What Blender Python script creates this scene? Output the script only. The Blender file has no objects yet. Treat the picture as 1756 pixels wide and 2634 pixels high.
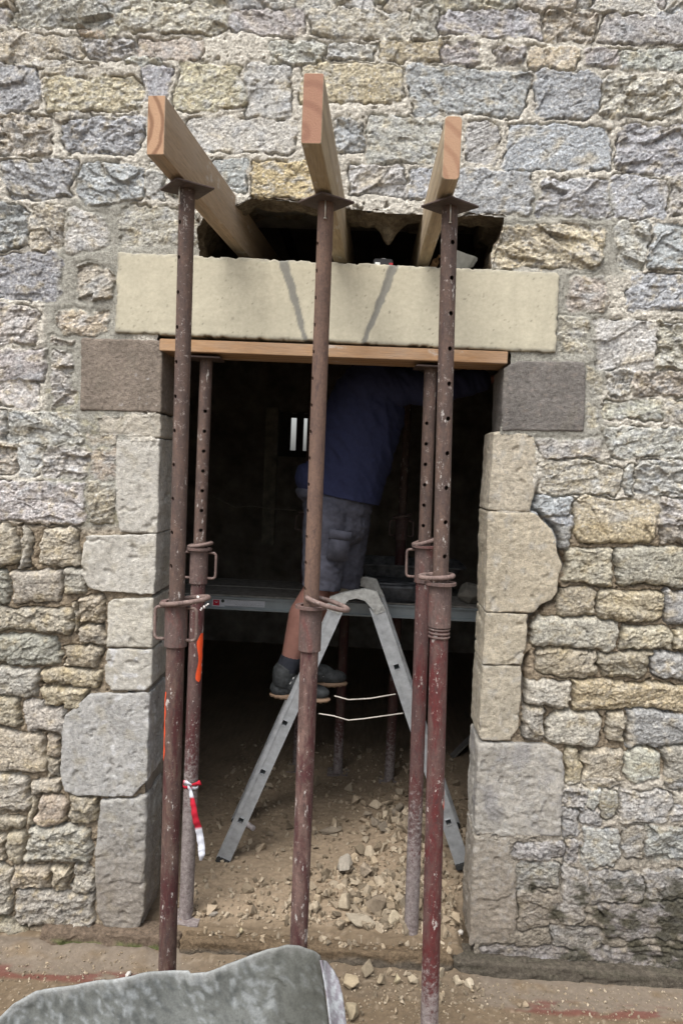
import bpy, bmesh, math, random
import numpy as np
from mathutils import Vector, Matrix, noise as mnoise
scene = bpy.context.scene
COL = scene.collection
rad = math.radians

# ------------------------------------------------------------------ camera
FPX = 1960.0; W, H = 1756.0, 2634.0            # focal length and frame, in photo pixels
CAM = np.array([0.0, -2.92, 1.69])
a_, p_, r_ = rad(2.0), rad(3.5), rad(2.45)
FWD = np.array([-math.sin(a_)*math.cos(p_), math.cos(a_)*math.cos(p_), -math.sin(p_)])
_r0 = np.array([math.cos(a_), math.sin(a_), 0.0]); _u0 = np.cross(_r0, FWD)
RGT = math.cos(r_)*_r0 + math.sin(r_)*_u0
UPV = math.cos(r_)*_u0 - math.sin(r_)*_r0
cd = bpy.data.cameras.new('camera'); cam = bpy.data.objects.new('camera', cd); COL.objects.link(cam)
cd.sensor_fit = 'VERTICAL'; cd.sensor_height = 36.0; cd.lens = FPX/H*36.0
cd.clip_start = 0.05; cd.clip_end = 500
M = Matrix.Identity(4)
for i in range(3):
    M[i][0] = RGT[i]; M[i][1] = UPV[i]; M[i][2] = -FWD[i]; M[i][3] = CAM[i]
cam.matrix_world = M
scene.camera = cam

# ------------------------------------------------------------------ sky, sun, exposure (soft overcast daylight)
SUN_EL, SUN_AZ = rad(60), rad(208)             # sun high behind the camera, a little to the left
w = bpy.data.worlds.new("World"); scene.world = w; w.use_nodes = True
nt = w.node_tree; bg = nt.nodes['Background']
sky = nt.nodes.new('ShaderNodeTexSky'); sky.sky_type = 'NISHITA'; sky.sun_disc = False
sky.sun_elevation = SUN_EL; sky.sun_rotation = SUN_AZ
sky.air_density = 1.0; sky.dust_density = 4.0; sky.ozone_density = 0.6
hsv = nt.nodes.new('ShaderNodeHueSaturation'); hsv.inputs['Saturation'].default_value = 0.35
nt.links.new(sky.outputs[0], hsv.inputs['Color']); nt.links.new(hsv.outputs[0], bg.inputs[0])
bg.inputs[1].default_value = 0.11
sd = bpy.data.lights.new('sun', 'SUN'); sd.energy = 1.5; sd.angle = rad(34); sd.color = (1.0, 0.965, 0.92)
sun = bpy.data.objects.new('sun', sd); COL.objects.link(sun)
sdir = Vector((math.sin(SUN_AZ)*math.cos(SUN_EL), math.cos(SUN_AZ)*math.cos(SUN_EL), math.sin(SUN_EL)))
sun.rotation_euler = sdir.to_track_quat('Z', 'Y').to_euler(); sun.location = sdir*8
scene.view_settings.view_transform = 'Standard'; scene.view_settings.look = 'None'
scene.view_settings.gamma = 1.0; scene.view_settings.exposure = 1.22
scene.render.engine = 'CYCLES'
scene.cycles.max_bounces = 6; scene.cycles.use_denoising = True

# ------------------------------------------------------------------ pixel helpers (authoring: a photo pixel on a plane of the place)
def ray(x, y): return FWD*FPX + RGT*(x-W/2) - UPV*(y-H/2)
def PY(x, y, Y=0.0):
    d = ray(x, y); return Vector(CAM + d*((Y-CAM[1])/d[1]))
K = 1.12                                       # overview pixels -> photo pixels
def DY(x, y, Y=0.0): return PY(x*K, y*K, Y)
def DZ(x, y, Z):
    d = ray(x*K, y*K); return Vector(CAM + d*((Z-CAM[2])/d[2]))
def projA(X, Y, Z):
    vx, vy, vz = X-CAM[0], Y-CAM[1], Z-CAM[2]
    k = FPX/(vx*FWD[0]+vy*FWD[1]+vz*FWD[2])
    return (W/2 + k*(vx*RGT[0]+vy*RGT[1]+vz*RGT[2]), H/2 - k*(vx*UPV[0]+vy*UPV[1]+vz*UPV[2]))

# ------------------------------------------------------------------ numpy noise
def _perm(seed):
    r = np.random.RandomState(seed); p = r.permutation(256); return np.concatenate([p, p, p])
def pnoise(x, y, seed=0):
    p = _perm(seed); x = np.asarray(x, float)+37.17*seed % 91; y = np.asarray(y, float)+11.3*seed % 77
    xi = np.floor(x).astype(int); yi = np.floor(y).astype(int); fx = x-xi; fy = y-yi
    xi &= 255; yi &= 255
    u = fx*fx*fx*(fx*(fx*6-15)+10); v = fy*fy*fy*(fy*(fy*6-15)+10)
    ang = np.arange(256)*2*np.pi/256; gx, gy = np.cos(ang), np.sin(ang)
    def g(ix, iy, dx, dy):
        h = p[p[ix & 255]+(iy & 255)]; return gx[h]*dx+gy[h]*dy
    a = g(xi, yi, fx, fy); b = g(xi+1, yi, fx-1, fy); c = g(xi, yi+1, fx, fy-1); d = g(xi+1, yi+1, fx-1, fy-1)
    return 1.5*((a*(1-u)+b*u)*(1-v)+(c*(1-u)+d*u)*v)
def fbm(x, y, o=3, seed=0):
    s = 0; a = 1; t = 0
    for i in range(o): s = s+a*pnoise(x*2**i, y*2**i, seed+i); t += a; a *= .5
    return s/t
def ridged(x, y, o=3, seed=0):
    s = 0; a = 1; t = 0
    for i in range(o): s = s+a*(1-2*np.abs(pnoise(x*2**i, y*2**i, seed+i))); t += a; a *= .5
    return s/t
def facets(x, y, seed=0):
    """each Voronoi cell is a plane of its own slope: chiselled faces"""
    p = _perm(seed); xi = np.floor(x).astype(int); yi = np.floor(y).astype(int)
    best = np.full(x.shape, 9.); out = np.zeros(x.shape)
    for i in (-1, 0, 1):
        for j in (-1, 0, 1):
            cx = (xi+i) & 255; cy = (yi+j) & 255; h = p[p[cx]+cy]; h2 = p[h+7]; h3 = p[h2+13]; h4 = p[h3+5]
            dx = x-(xi+i+.1+.8*h/255); dy = y-(yi+j+.1+.8*h2/255); d = dx*dx+dy*dy
            v = (h3/127.5-1)*dx+(h4/127.5-1)*dy+(h2/255-.5)*.35
            m = d < best; best = np.where(m, d, best); out = np.where(m, v, out)
    return out
def sst(a, b, x): t = np.clip((x-a)/(b-a), 0, 1); return t*t*(3-2*t)

# ------------------------------------------------------------------ object helpers
def tag(o, label=None, cat=None, group=None, kind=None):
    for k, v in (('label', label), ('category', cat), ('group', group), ('kind', kind)):
        if v: o[k] = v
    return o
def empty(name, loc=(0, 0, 0)):
    o = bpy.data.objects.new(name, None); COL.objects.link(o); o.location = loc
    o.empty_display_size = .1
    return o
def mesh_obj(name, verts, faces, mat=None, parent=None, smooth=False, loc=None):
    me = bpy.data.meshes.new(name); me.from_pydata([tuple(v) for v in verts], [], faces); me.update()
    o = bpy.data.objects.new(name, me); COL.objects.link(o)
    if mat: me.materials.append(mat)
    if smooth: me.polygons.foreach_set('use_smooth', [True]*len(me.polygons))
    if parent: o.parent = parent; o.matrix_parent_inverse = Matrix.Translation(-parent.location)
    return o
def bm_obj(name, bm, mat, parent=None, smooth=False):
    me = bpy.data.meshes.new(name); bmesh.ops.recalc_face_normals(bm, faces=bm.faces); bm.to_mesh(me); bm.free()
    o = bpy.data.objects.new(name, me); COL.objects.link(o)
    for m in (mat if isinstance(mat, (list, tuple)) else [mat]): me.materials.append(m)
    if smooth: me.polygons.foreach_set('use_smooth', [True]*len(me.polygons))
    if parent: o.parent = parent; o.matrix_parent_inverse = Matrix.Translation(-parent.location)
    return o
def smooth_by_angle(o, deg=35):
    me = o.data; me.polygons.foreach_set('use_smooth', [True]*len(me.polygons))
    bm = bmesh.new(); bm.from_mesh(me)
    for e in bm.edges:
        if len(e.link_faces) == 2 and e.calc_face_angle(0) > rad(deg): e.smooth = False
    bm.to_mesh(me); bm.free()
def bake_mods(o):
    dg = bpy.context.evaluated_depsgraph_get(); dg.update()
    me = bpy.data.meshes.new_from_object(o.evaluated_get(dg)); old = o.data
    o.modifiers.clear(); nm = old.name; o.data = me; bpy.data.meshes.remove(old); me.name = nm
    return o
def add_box(bm, c, s, rot=None, mi=0):
    r = bmesh.ops.create_cube(bm, size=1.0); vs = r['verts']
    m = Matrix.Translation(Vector(c)) @ (rot.to_4x4() if rot else Matrix.Identity(4)) @ Matrix.Diagonal((s[0], s[1], s[2], 1))
    bmesh.ops.transform(bm, matrix=m, verts=vs)
    for f in {f for v in vs for f in v.link_faces}: f.material_index = mi
    return vs
def frame_of(d):
    d = Vector(d).normalized(); up = Vector((0, 0, 1)) if abs(d.z) < .9 else Vector((0, -1, 0))
    x = up.cross(d).normalized(); y = d.cross(x); return x, y, d
def add_tube(bm, pts, r, seg=12, cap=True, mi=0, closed=False):
    pts = [Vector(p) for p in pts]; n = len(pts); rs = r if isinstance(r, (list, tuple)) else [r]*n; rings = []
    px = None
    for i, p in enumerate(pts):
        if closed: t = (pts[(i+1) % n]-pts[i-1])
        else: t = (pts[min(i+1, n-1)]-pts[max(i-1, 0)])
        x, y, d = frame_of(t)
        if px is not None:
            x = (px-d*px.dot(d)).normalized(); y = d.cross(x)
        px = x
        rings.append([bm.verts.new(p+(x*math.cos(k*2*math.pi/seg)+y*math.sin(k*2*math.pi/seg))*rs[i]) for k in range(seg)])
    m = n if closed else n-1
    for i in range(m):
        A, B = rings[i], rings[(i+1) % n]
        for k in range(seg):
            f = bm.faces.new((A[k], A[(k+1) % seg], B[(k+1) % seg], B[k])); f.material_index = mi
    if cap and not closed:
        for R_ in (rings[0][::-1], rings[-1]): f = bm.faces.new(R_); f.material_index = mi
def bezier(p0, p1, p2, n=10):
    p0, p1, p2 = map(Vector, (p0, p1, p2))
    return [p0*(1-t)**2+p1*2*t*(1-t)+p2*t*t for t in [i/n for i in range(n+1)]]
def set_colors(o, col):
    me = o.data; at = me.color_attributes.new('Col', 'FLOAT_COLOR', 'POINT')
    c = np.ones((len(me.vertices), 4), np.float32); c[:, :3] = col; at.data.foreach_set('color', c.ravel())
def get_co(o):
    c = np.empty(len(o.data.vertices)*3); o.data.vertices.foreach_get('co', c); return c.reshape(-1, 3)
def set_co(o, c): o.data.vertices.foreach_set('co', np.asarray(c, np.float32).ravel()); o.data.update()
def get_no(o):
    n = np.empty(len(o.data.vertices)*3); o.data.vertices.foreach_get('normal', n); return n.reshape(-1, 3)

# ------------------------------------------------------------------ materials
class NT:
    def __init__(s, name):
        s.m = bpy.data.materials.new(name); s.m.use_nodes = True; s.t = s.m.node_tree
        s.b = s.t.nodes['Principled BSDF']
    def n(s, ty, **kw):
        o = s.t.nodes.new(ty)
        for k, v in kw.items():
            if hasattr(o, k): setattr(o, k, v)
            else: o.inputs[k.replace('_', ' ')].default_value = v
        return o
    def l(s, a, b): s.t.links.new(a, b)
    def coord(s, out='Object', scale=None):
        c = s.n('ShaderNodeTexCoord')
        if not scale: return c.outputs[out]
        m = s.n('ShaderNodeMapping'); m.inputs['Scale'].default_value = scale; s.l(c.outputs[out], m.inputs[0]); return m.outputs[0]
    def noise(s, vec, sc, det=4, rough=.6, dist=0):
        o = s.n('ShaderNodeTexNoise'); o.inputs['Scale'].default_value = sc; o.inputs['Detail'].default_value = det
        o.inputs['Roughness'].default_value = rough; o.inputs['Distortion'].default_value = dist
        s.l(vec, o.inputs['Vector']); return o.outputs['Fac']
    def ramp(s, fac, stops):
        o = s.n('ShaderNodeValToRGB'); e = o.color_ramp.elements
        while len(e) < len(stops): e.new(.5)
        for x, (p, c) in zip(e, stops):
            x.position = p; x.color = (*(c if isinstance(c, tuple) else (c, c, c)), 1)
        s.l(fac, o.inputs[0]); return o.outputs[0]
    def mix(s, fac, a, b, mode='MIX'):
        o = s.n('ShaderNodeMix', data_type='RGBA', blend_type=mode)
        for k, v in ((0, fac), (6, a), (7, b)):
            if hasattr(v, 'links'): s.l(v, o.inputs[k])
            elif isinstance(v, (int, float)): o.inputs[k].default_value = v if k == 0 else (v, v, v, 1)
            else: o.inputs[k].default_value = (*v, 1)
        return o.outputs[2]
    def bump(s, h, st=.5, dist=.002, prev=None):
        o = s.n('ShaderNodeBump'); o.inputs['Strength'].default_value = st; o.inputs['Distance'].default_value = dist
        s.l(h, o.inputs['Height'])
        if prev: s.l(prev, o.inputs['Normal'])
        return o.outputs[0]
    def fin(s, col=None, rough=.8, metal=0, norm=None, spec=.3):
        if col is not None:
            if hasattr(col, 'links'): s.l(col, s.b.inputs['Base Color'])
            else: s.b.inputs['Base Color'].default_value = (*col, 1)
        if hasattr(rough, 'links'): s.l(rough, s.b.inputs['Roughness'])
        else: s.b.inputs['Roughness'].default_value = rough
        s.b.inputs['Metallic'].default_value = metal; s.b.inputs['Specular IOR Level'].default_value = spec
        if norm: s.l(norm, s.b.inputs['Normal'])
        return s.m
def stone_mat(name, fine=.5, bump=.6, bd=.003, sc=1.0):
    t = NT(name); c = t.coord(); at = t.n('ShaderNodeAttribute', attribute_name='Col')
    n1 = t.noise(c, 70*sc, 6, .75); n2 = t.noise(c, 260*sc, 3, .7)
    v1 = t.ramp(n1, [(.28, 1-fine), (.72, 1+fine*.75)]); v2 = t.ramp(n2, [(.3, 1-fine*.45), (.7, 1+fine*.4)])
    col = t.mix(1, at.outputs['Color'], v1, 'MULTIPLY'); col = t.mix(1, col, v2, 'MULTIPLY')
    b = t.bump(n1, bump, bd*2); b = t.bump(n2, bump, bd, b)
    return t.fin(col, .93, 0, b, .15)
def plain(name, col, rough=.7, metal=0, var=.25, sc=40, bump=.2):
    t = NT(name); c = t.coord(); n1 = t.noise(c, sc, 5, .65)
    v = t.ramp(n1, [(.3, 1-var), (.7, 1+var)])
    return t.fin(t.mix(1, v, col, 'MULTIPLY'), rough, metal, t.bump(n1, bump, .002))
def rust_mat(name, base=(.135, .085, .075), alt=(.20, .115, .085), red=None, redamt=.5, pale=.62, zc=None, zw=.35, splash=.66):
    """worn prop steel: brown rust, remains of red paint, pale cement splashes; below height zc it is caked with cement"""
    t = NT(name); c = t.coord(); cs = t.coord(scale=(1, 1, .28))
    n1 = t.noise(cs, 38, 6, .7); n2 = t.noise(c, 120, 5, .7); n3 = t.noise(cs, 17, 5, .75, .6); n4 = t.noise(c, 62, 6, .8, .05); n5 = t.noise(cs, 60, 4, .8, 1.)
    col = t.mix(t.ramp(n1, [(.4, 0.), (.62, 1.)]), base, alt)
    if red: col = t.mix(t.ramp(n3, [(redamt-.06, 1.), (redamt+.08, 0.)]), col, red)
    col = t.mix(t.ramp(n5, [(.52, 0.), (.66, .7)]), col, (.05, .032, .032))
    col = t.mix(1, col, t.ramp(n2, [(.3, .72), (.7, 1.28)]), 'MULTIPLY')
    col = t.mix(t.ramp(n4, [(pale, 0.), (pale+.07, .6)]), col, (.42, .37, .34))
    n6 = t.noise(t.coord(scale=(1, 1, .4)), 36, 5, .75, .05)
    col = t.mix(t.ramp(n6, [(splash, 0.), (splash+.04, .8)]), col, (.50, .47, .44))
    if zc is not None:
        sx = t.n('ShaderNodeSeparateXYZ'); t.l(t.coord(), sx.inputs[0])
        mr = t.n('ShaderNodeMapRange'); t.l(sx.outputs[2], mr.inputs[0])
        mr.inputs[1].default_value = zc+zw; mr.inputs[2].default_value = zc-zw; mr.inputs[3].default_value = -.35; mr.inputs[4].default_value = 1.1
        ad = t.n('ShaderNodeMath', operation='ADD'); t.l(mr.outputs[0], ad.inputs[0])
        m2 = t.n('ShaderNodeMath', operation='SUBTRACT'); t.l(n4, m2.inputs[0]); m2.inputs[1].default_value = .5
        m3 = t.n('ShaderNodeMath', operation='MULTIPLY'); t.l(m2.outputs[0], m3.inputs[0]); m3.inputs[1].default_value = 2.5
        t.l(m3.outputs[0], ad.inputs[1])
        col = t.mix(t.ramp(ad.outputs[0], [(.25, 0.), (.7, .85)]), col, t.mix(t.ramp(n4, [(.35, 0.), (.65, 1.)]), (.10, .08, .078), (.32, .29, .28)))
    b = t.bump(n2, .5, .0012); b = t.bump(n4, .4, .002, b)
    return t.fin(col, t.ramp(n2, [(.3, .62), (.7, .9)]), .0, b, .35)
def wood_mat(name, c1, c2, off=(.0, .0), ring=95, grey=0., fin_=.32, gcol=(.36, .31, .26)):
    t = NT(name); tc = t.coord(); mp = t.n('ShaderNodeMapping'); mp.inputs['Location'].default_value = (off[0], 0, off[1]); mp.inputs['Scale'].default_value = (1, .03, 1)
    t.l(tc, mp.inputs[0])
    nz = t.n('ShaderNodeTexNoise'); nz.inputs['Scale'].default_value = 9; t.l(mp.outputs[0], nz.inputs['Vector'])
    mv = t.mix(.035, mp.outputs[0], nz.outputs['Color'])
    ln = t.n('ShaderNodeVectorMath', operation='LENGTH'); sp = t.n('ShaderNodeSeparateXYZ'); cb = t.n('ShaderNodeCombineXYZ')
    t.l(mv, sp.inputs[0]); t.l(sp.outputs[0], cb.inputs[0]); t.l(sp.outputs[2], cb.inputs[2]); t.l(cb.outputs[0], ln.inputs[0])
    m = t.n('ShaderNodeMath', operation='MULTIPLY'); t.l(ln.outputs['Value'], m.inputs[0]); m.inputs[1].default_value = ring*2*math.pi/6
    s_ = t.n('ShaderNodeMath', operation='SINE'); t.l(m.outputs[0], s_.inputs[0])
    f = t.ramp(s_.outputs[0], [(.1, 0.), (.95, 1.)])
    cs = t.coord(scale=(1, .06, 1)); fine = t.noise(cs, 220, 4, .7); big = t.noise(t.coord(scale=(1, .35, 1)), 9, 5, .7)
    col = t.mix(f, c1, c2); col = t.mix(1, col, t.ramp(fine, [(.3, 1-fin_), (.7, 1+fin_*.8)]), 'MULTIPLY')
    col = t.mix(t.ramp(big, [(.35, 0.), (.75, grey)]), col, gcol)
    st = t.noise(t.coord(scale=(1, .5, 1)), 16, 4, .7)
    if grey: col = t.mix(t.ramp(st, [(.62, 0.), (.70, .5)]), col, (.52, .50, .47))
    return t.fin(col, .75, 0, t.bump(fine, .8, .0015), .25)
M_rubble = stone_mat('rubble masonry', .58, .9, .005)
M_dress = stone_mat('dressed limestone', .36, 1., .0045, 1.1)
M_lint = stone_mat('cast lintel stone', .10, .25, .001, 1.5)
M_rock = stone_mat('broken limestone', .2, .5, .002)
M_core = plain('rough inner masonry', (.20, .18, .155), .95, 0, .4, 14, .8)
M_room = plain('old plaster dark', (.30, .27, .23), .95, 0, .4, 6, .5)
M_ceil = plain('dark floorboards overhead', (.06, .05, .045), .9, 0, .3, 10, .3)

# ------------------------------------------------------------------ the wall face: traced courses of rubble
TILES = {1: (0, 0, 600/1568), 2: (578, 0, 600/1568), 3: (1156, 0, 600/1568), 4: (0, 400, 600/1568), 5: (1156, 400, 600/1568),
         6: (0, 800, 500/1568), 7: (1256, 800, 500/1568), 8: (0, 1350, 500/1568), 9: (1256, 1350, 500/1568),
         10: (0, 1900, 500/1568), 11: (1256, 1900, 500/1568), 12: (300, 400, 600/1568), 13: (856, 0, 900/1568)}
TR = {
1: "-12 0 7 17 g;8 -8 76 19 g;5 18 19 23 c;54 19 70 24 o;70 17 81 25 c;79 -6 151 22 c;-12 23 56 40 c;57 25 94 41 w;94 26 137 40 c;83 36 108 44 w;-12 42 28 75 d;21 37 43 46 w;30 42 68 53 k;30 50 97 76 o;97 43 115 66 b;118 42 164 74 o;-12 76 36 104 c;42 79 97 103 b;123 78 200 103 w;36 76 60 84 c",
4: "2 3 50 28 b;52 5 97 32 b;98 3 111 30 w;-12 32 19 63 d;20 33 43 64 c;44 36 73 65 w;80 35 134 61 c;-12 66 42 97 d;52 74 76 98 k;112 12 122 27 w",
6: "-14 -4 31 27 w;45 0 87 19 o;-14 30 38 56 g;41 22 61 28 k;42 33 60 77 w;-14 57 31 77 w;-14 80 5 104 g;6 81 66 108 w;-14 106 16 131 c;16 108 33 134 w;34 109 72 135 w;73 111 94 136 k;69 98 94 109 k;-14 137 68 172 w;70 138 94 172 k",
8: "-14 0 15 36 c;16 1 24 35 g;31 2 64 35 c;-14 37 6 64 g;8 37 50 63 w;50 36 69 57 g;-14 66 59 88 c;63 58 84 80 k;58 62 63 86 k;63 81 86 99 k;-14 90 47 113 g;50 98 80 115 k;-14 115 31 140 g;33 116 81 131 k;33 132 70 149 k;-14 138 14 164 k;18 142 53 168 g;-14 167 36 200 c;37 170 49 187 k",
10: "35 13 48 33 k;-14 29 23 60 w;24 33 49 47 c;22 49 29 70 k;30 48 55 71 k;57 47 78 70 k;5 76 20 102 k;-14 62 20 74 k;21 71 74 101 w;9 103 41 123 k;42 104 55 125 k;57 102 77 129 g;12 123 76 153 g;-14 104 10 145 g;-14 146 22 163 k;-14 76 4 102 k",
12: "66 2 88 26 b;90 3 140 30 y",
13: "7 74 33 88 w;34 75 46 89 b;54 76 89 96 b;91 80 124 97 b;124 79 150 98 b",
2: "2 4 55 24 g;57 5 125 25 c;125 3 144 27 w;31 28 68 43 w;69 28 101 40 w;104 27 147 42 o;14 42 45 78 w;51 42 121 69 o;73 79 92 103 b;94 78 147 110 g;2 -12 60 3 g;62 -12 142 3 c",
3: "-6 4 63 25 b;63 6 99 29 c;101 9 170 30 g;30 31 50 44 g;52 31 86 47 o;90 32 114 46 g;114 33 170 48 g;-6 29 21 44 g;-27 46 53 78 b;57 48 102 80 b;102 52 156 79 c;157 55 172 80 c;10 82 33 111 w;37 84 108 114 b;111 84 172 117 b;124 -12 146 6 g;148 -12 170 7 c;70 -12 122 4 g",
5: "148 13 172 40 g;28 46 104 76 o;112 43 134 78 w;135 45 172 78 b;79 81 107 105 c;119 80 172 104 b",
7: "56 4 81 34 c;85 7 136 48 w;137 8 172 48 c;93 46 116 68 w;117 48 172 69 c;80 46 90 71 k;77 76 90 94 k;93 71 140 88 c;141 72 172 91 c;93 93 172 119 g;41 103 90 119 g;43 121 108 149 c;109 122 117 150 g;118 121 172 149 g;36 150 66 165 b;46 164 68 193 b;68 151 138 188 o;139 150 172 188 g",
9: "61 19 101 49 c;103 18 172 50 g;54 51 87 75 k;88 53 142 79 o;142 53 172 79 b;35 74 104 101 w;106 81 150 102 c;150 82 172 102 c;39 101 88 124 k;89 102 130 124 k;132 104 172 125 b;30 127 68 147 w;69 127 172 151 o;27 147 47 175 g;48 149 91 179 w;95 152 110 175 c;111 152 172 180 b",
11: "62 8 76 38 o;76 8 110 41 c;111 8 138 35 w;141 5 172 40 g;58 41 80 55 g;79 40 90 60 w;90 42 104 66 k;105 41 147 70 w;148 52 172 67 w;72 54 95 71 g;58 56 71 80 g;75 72 106 104 w;107 72 125 98 k;126 72 172 98 g;20 82 60 98 g;22 99 58 122 g;22 124 58 153 k;60 82 74 102 g;59 105 80 150 w;80 106 125 135 g;125 105 172 132 g;50 152 92 172 g;92 132 172 162 d;0 168 172 190 d"}
CODE = {'y': (.60, .47, .25), 'b': (.44, .465, .50), 'g': (.46, .455, .435), 'c': (.55, .515, .435), 'w': (.57, .56, .53), 'o': (.56, .49, .365), 'k': (.46, .415, .34), 'd': (.36, .37, .40)}
stones = []
for k, s in TR.items():
    ox, oy, sc = TILES[k]
    for it in s.split(';'):
        q = it.split(); x0, y0, x1, y1 = [float(v)*10 for v in q[:4]]
        if k == 13 or True: stones.append([ox+x0*sc, oy+y0*sc, ox+x1*sc, oy+y1*sc, q[4]])
rng = random.Random(5)
def row_fill(xa, xb, ya, yb):                       # courses beyond the frame
    y = ya
    while y < yb:
        h = rng.uniform(65, 115); x = xa+rng.uniform(-60, 0)
        while x < xb:
            wd = rng.uniform(70, 240)
            stones.append([x, y, min(x+wd, xb+20), y+h, rng.choice('bggccwwokk')]); x += wd+rng.uniform(8, 20)
        y += h+rng.uniform(8, 18)
row_fill(-1700, -60, -900, 2480); row_fill(1830, 3500, -900, 2560); row_fill(-60, 1830, -900, -55)

DS = {}                                               # dressed stones: outlines in photo pixels
def tp(k, pts): ox, oy, sc = TILES[k]; return [(ox+x*10*sc, oy+y*10*sc) for x, y in pts]
def cp(ox, oy, pts): return [(ox+.574*x, oy+.574*y) for x, y in pts]
DS['LA'] = (tp(6, [(66, 22), (131, 24), (130.5, 81.5), (65.5, 80)]), (.225, .190, .158), 'brown stone block left of the lintel bearing', .012)
DS['LB'] = (tp(6, [(76, 84), (129.5, 83), (129.3, 102), (82, 101.5), (78, 94)]), (.42, .40, .36), None, .0)
DS['LC'] = (tp(6, [(94, 102.8), (129.2, 102.8), (127.6, 179.5), (97, 178), (93, 160)]), (.45, .445, .425), None, .006)
DS['LD'] = (tp(8, [(69, 9), (127, 7.5), (125, 56), (84, 54), (72, 51), (66, 40), (67, 20)]), (.46, .455, .435), None, .01)
DS['LE'] = (tp(8, [(87, 63), (91, 60), (124.5, 59), (123.2, 99.3), (86, 98.7)]), (.44, .43, .395), None, .008)
DS['LF'] = (tp(8, [(86, 99.7), (123.2, 100.3), (122.5, 129), (118, 133.5), (90, 134), (84.5, 126)]), (.42, .415, .395), None, .007)
DS['LG'] = (tp(10, [(72, -36), (121.5, -37), (120, 0), (119, 34), (107, 46.5), (62, 45.5), (52, 42), (49.5, 30), (50, -5), (53, -19)]), (.36, .365, .37), 'large grey block spotted with white lichen', .012)
DS['LH'] = (tp(10, [(82, 49), (105, 48.5), (118, 46), (118, 60), (116.5, 140), (113, 151), (104, 155), (85, 152), (78, 139), (77, 100), (79, 70)]), (.29, .29, .285), None, .008)
DS['RA'] = (tp(7, [(12, 46), (24, 40.5), (76, 41), (78, 50), (76.5, 97), (10.5, 96.5)]), (.185, .172, .160), 'dark grey brown block right of the lintel bearing', .012)
DS['RB'] = ([(1270, 1110), (1374, 1115), (1380, 1185), (1378, 1235), (1362, 1316), (1254, 1312)], (.46, .425, .36), None, .004)
DS['RC'] = (cp(856, 1300, [(692, 28), (905, 36), (940, 70), (975, 105), (997, 150), (1000, 205), (1024, 270), (1003, 335), (1004, 388), (975, 425), (935, 440), (895, 482), (682, 476)]), (.45, .41, .335), 'pale block with a broken rounded outer edge', .012)
DS['RD'] = (cp(856, 1300, [(682, 480), (872, 487), (862, 640), (842, 714), (668, 713)]), (.43, .395, .325), None, .010)
DS['RE'] = (cp(856, 1300, [(668, 717), (842, 719), (840, 900), (826, 1000), (790, 1052), (665, 1052), (650, 1030)]), (.41, .38, .32), None, .010)
DS['RF'] = ([(1230, 1911), (1400, 1912), (1446, 1938), (1450, 1996), (1440, 2150), (1310, 2151), (1222, 2147)], (.37, .36, .34), None, .006)
DS['RG'] = ([(1220, 2152), (1308, 2155), (1312, 2200), (1325, 2250), (1325, 2400), (1300, 2426), (1207, 2430)], (.31, .29, .26), None, .006)
LINT = [(306, 650), (1437, 703), (1428, 909), (297, 857)]
DOOR = [(420, 868), (1299, 905), (1297, 950), (1270, 1112), (1252, 1480), (1228, 1900), (1204, 2440), (1195, 2700), (360, 2700), (372, 2380), (396, 1780), (408, 1374)]
HOLE = [(514, 648), (508, 590), (524, 562), (560, 545), (622, 525), (650, 510), (668, 512), (720, 518), (800, 524), (850, 528), (905, 540), (970, 548), (1060, 552), (1150, 560), (1225, 556), (1297, 560), (1290, 590), (1262, 650), (1264, 684), (1258, 705), (514, 668)]

def poly_sdf(px, py, poly):                          # positive inside
    d = np.full(px.shape, 1e9); ins = np.zeros(px.shape, bool); n = len(poly)
    for i in range(n):
        x0, y0 = poly[i]; x1, y1 = poly[(i+1) % n]; ex, ey = x1-x0, y1-y0
        t = np.clip(((px-x0)*ex+(py-y0)*ey)/(ex*ex+ey*ey), 0, 1)
        d = np.minimum(d, (px-x0-t*ex)**2+(py-y0-t*ey)**2)
        if y0 != y1:
            c = ((y0 > py) != (y1 > py)) & (px < (x1-x0)*(py-y0)/(y1-y0)+x0); ins ^= c
    d = np.sqrt(d); return np.where(ins, d, -d)
def softbox(px, py, b, f):
    q = np.maximum(np.maximum(b[0]-px, px-b[2]), np.maximum(b[1]-py, py-b[3])); return sst(f, -f*.2, q)

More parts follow.
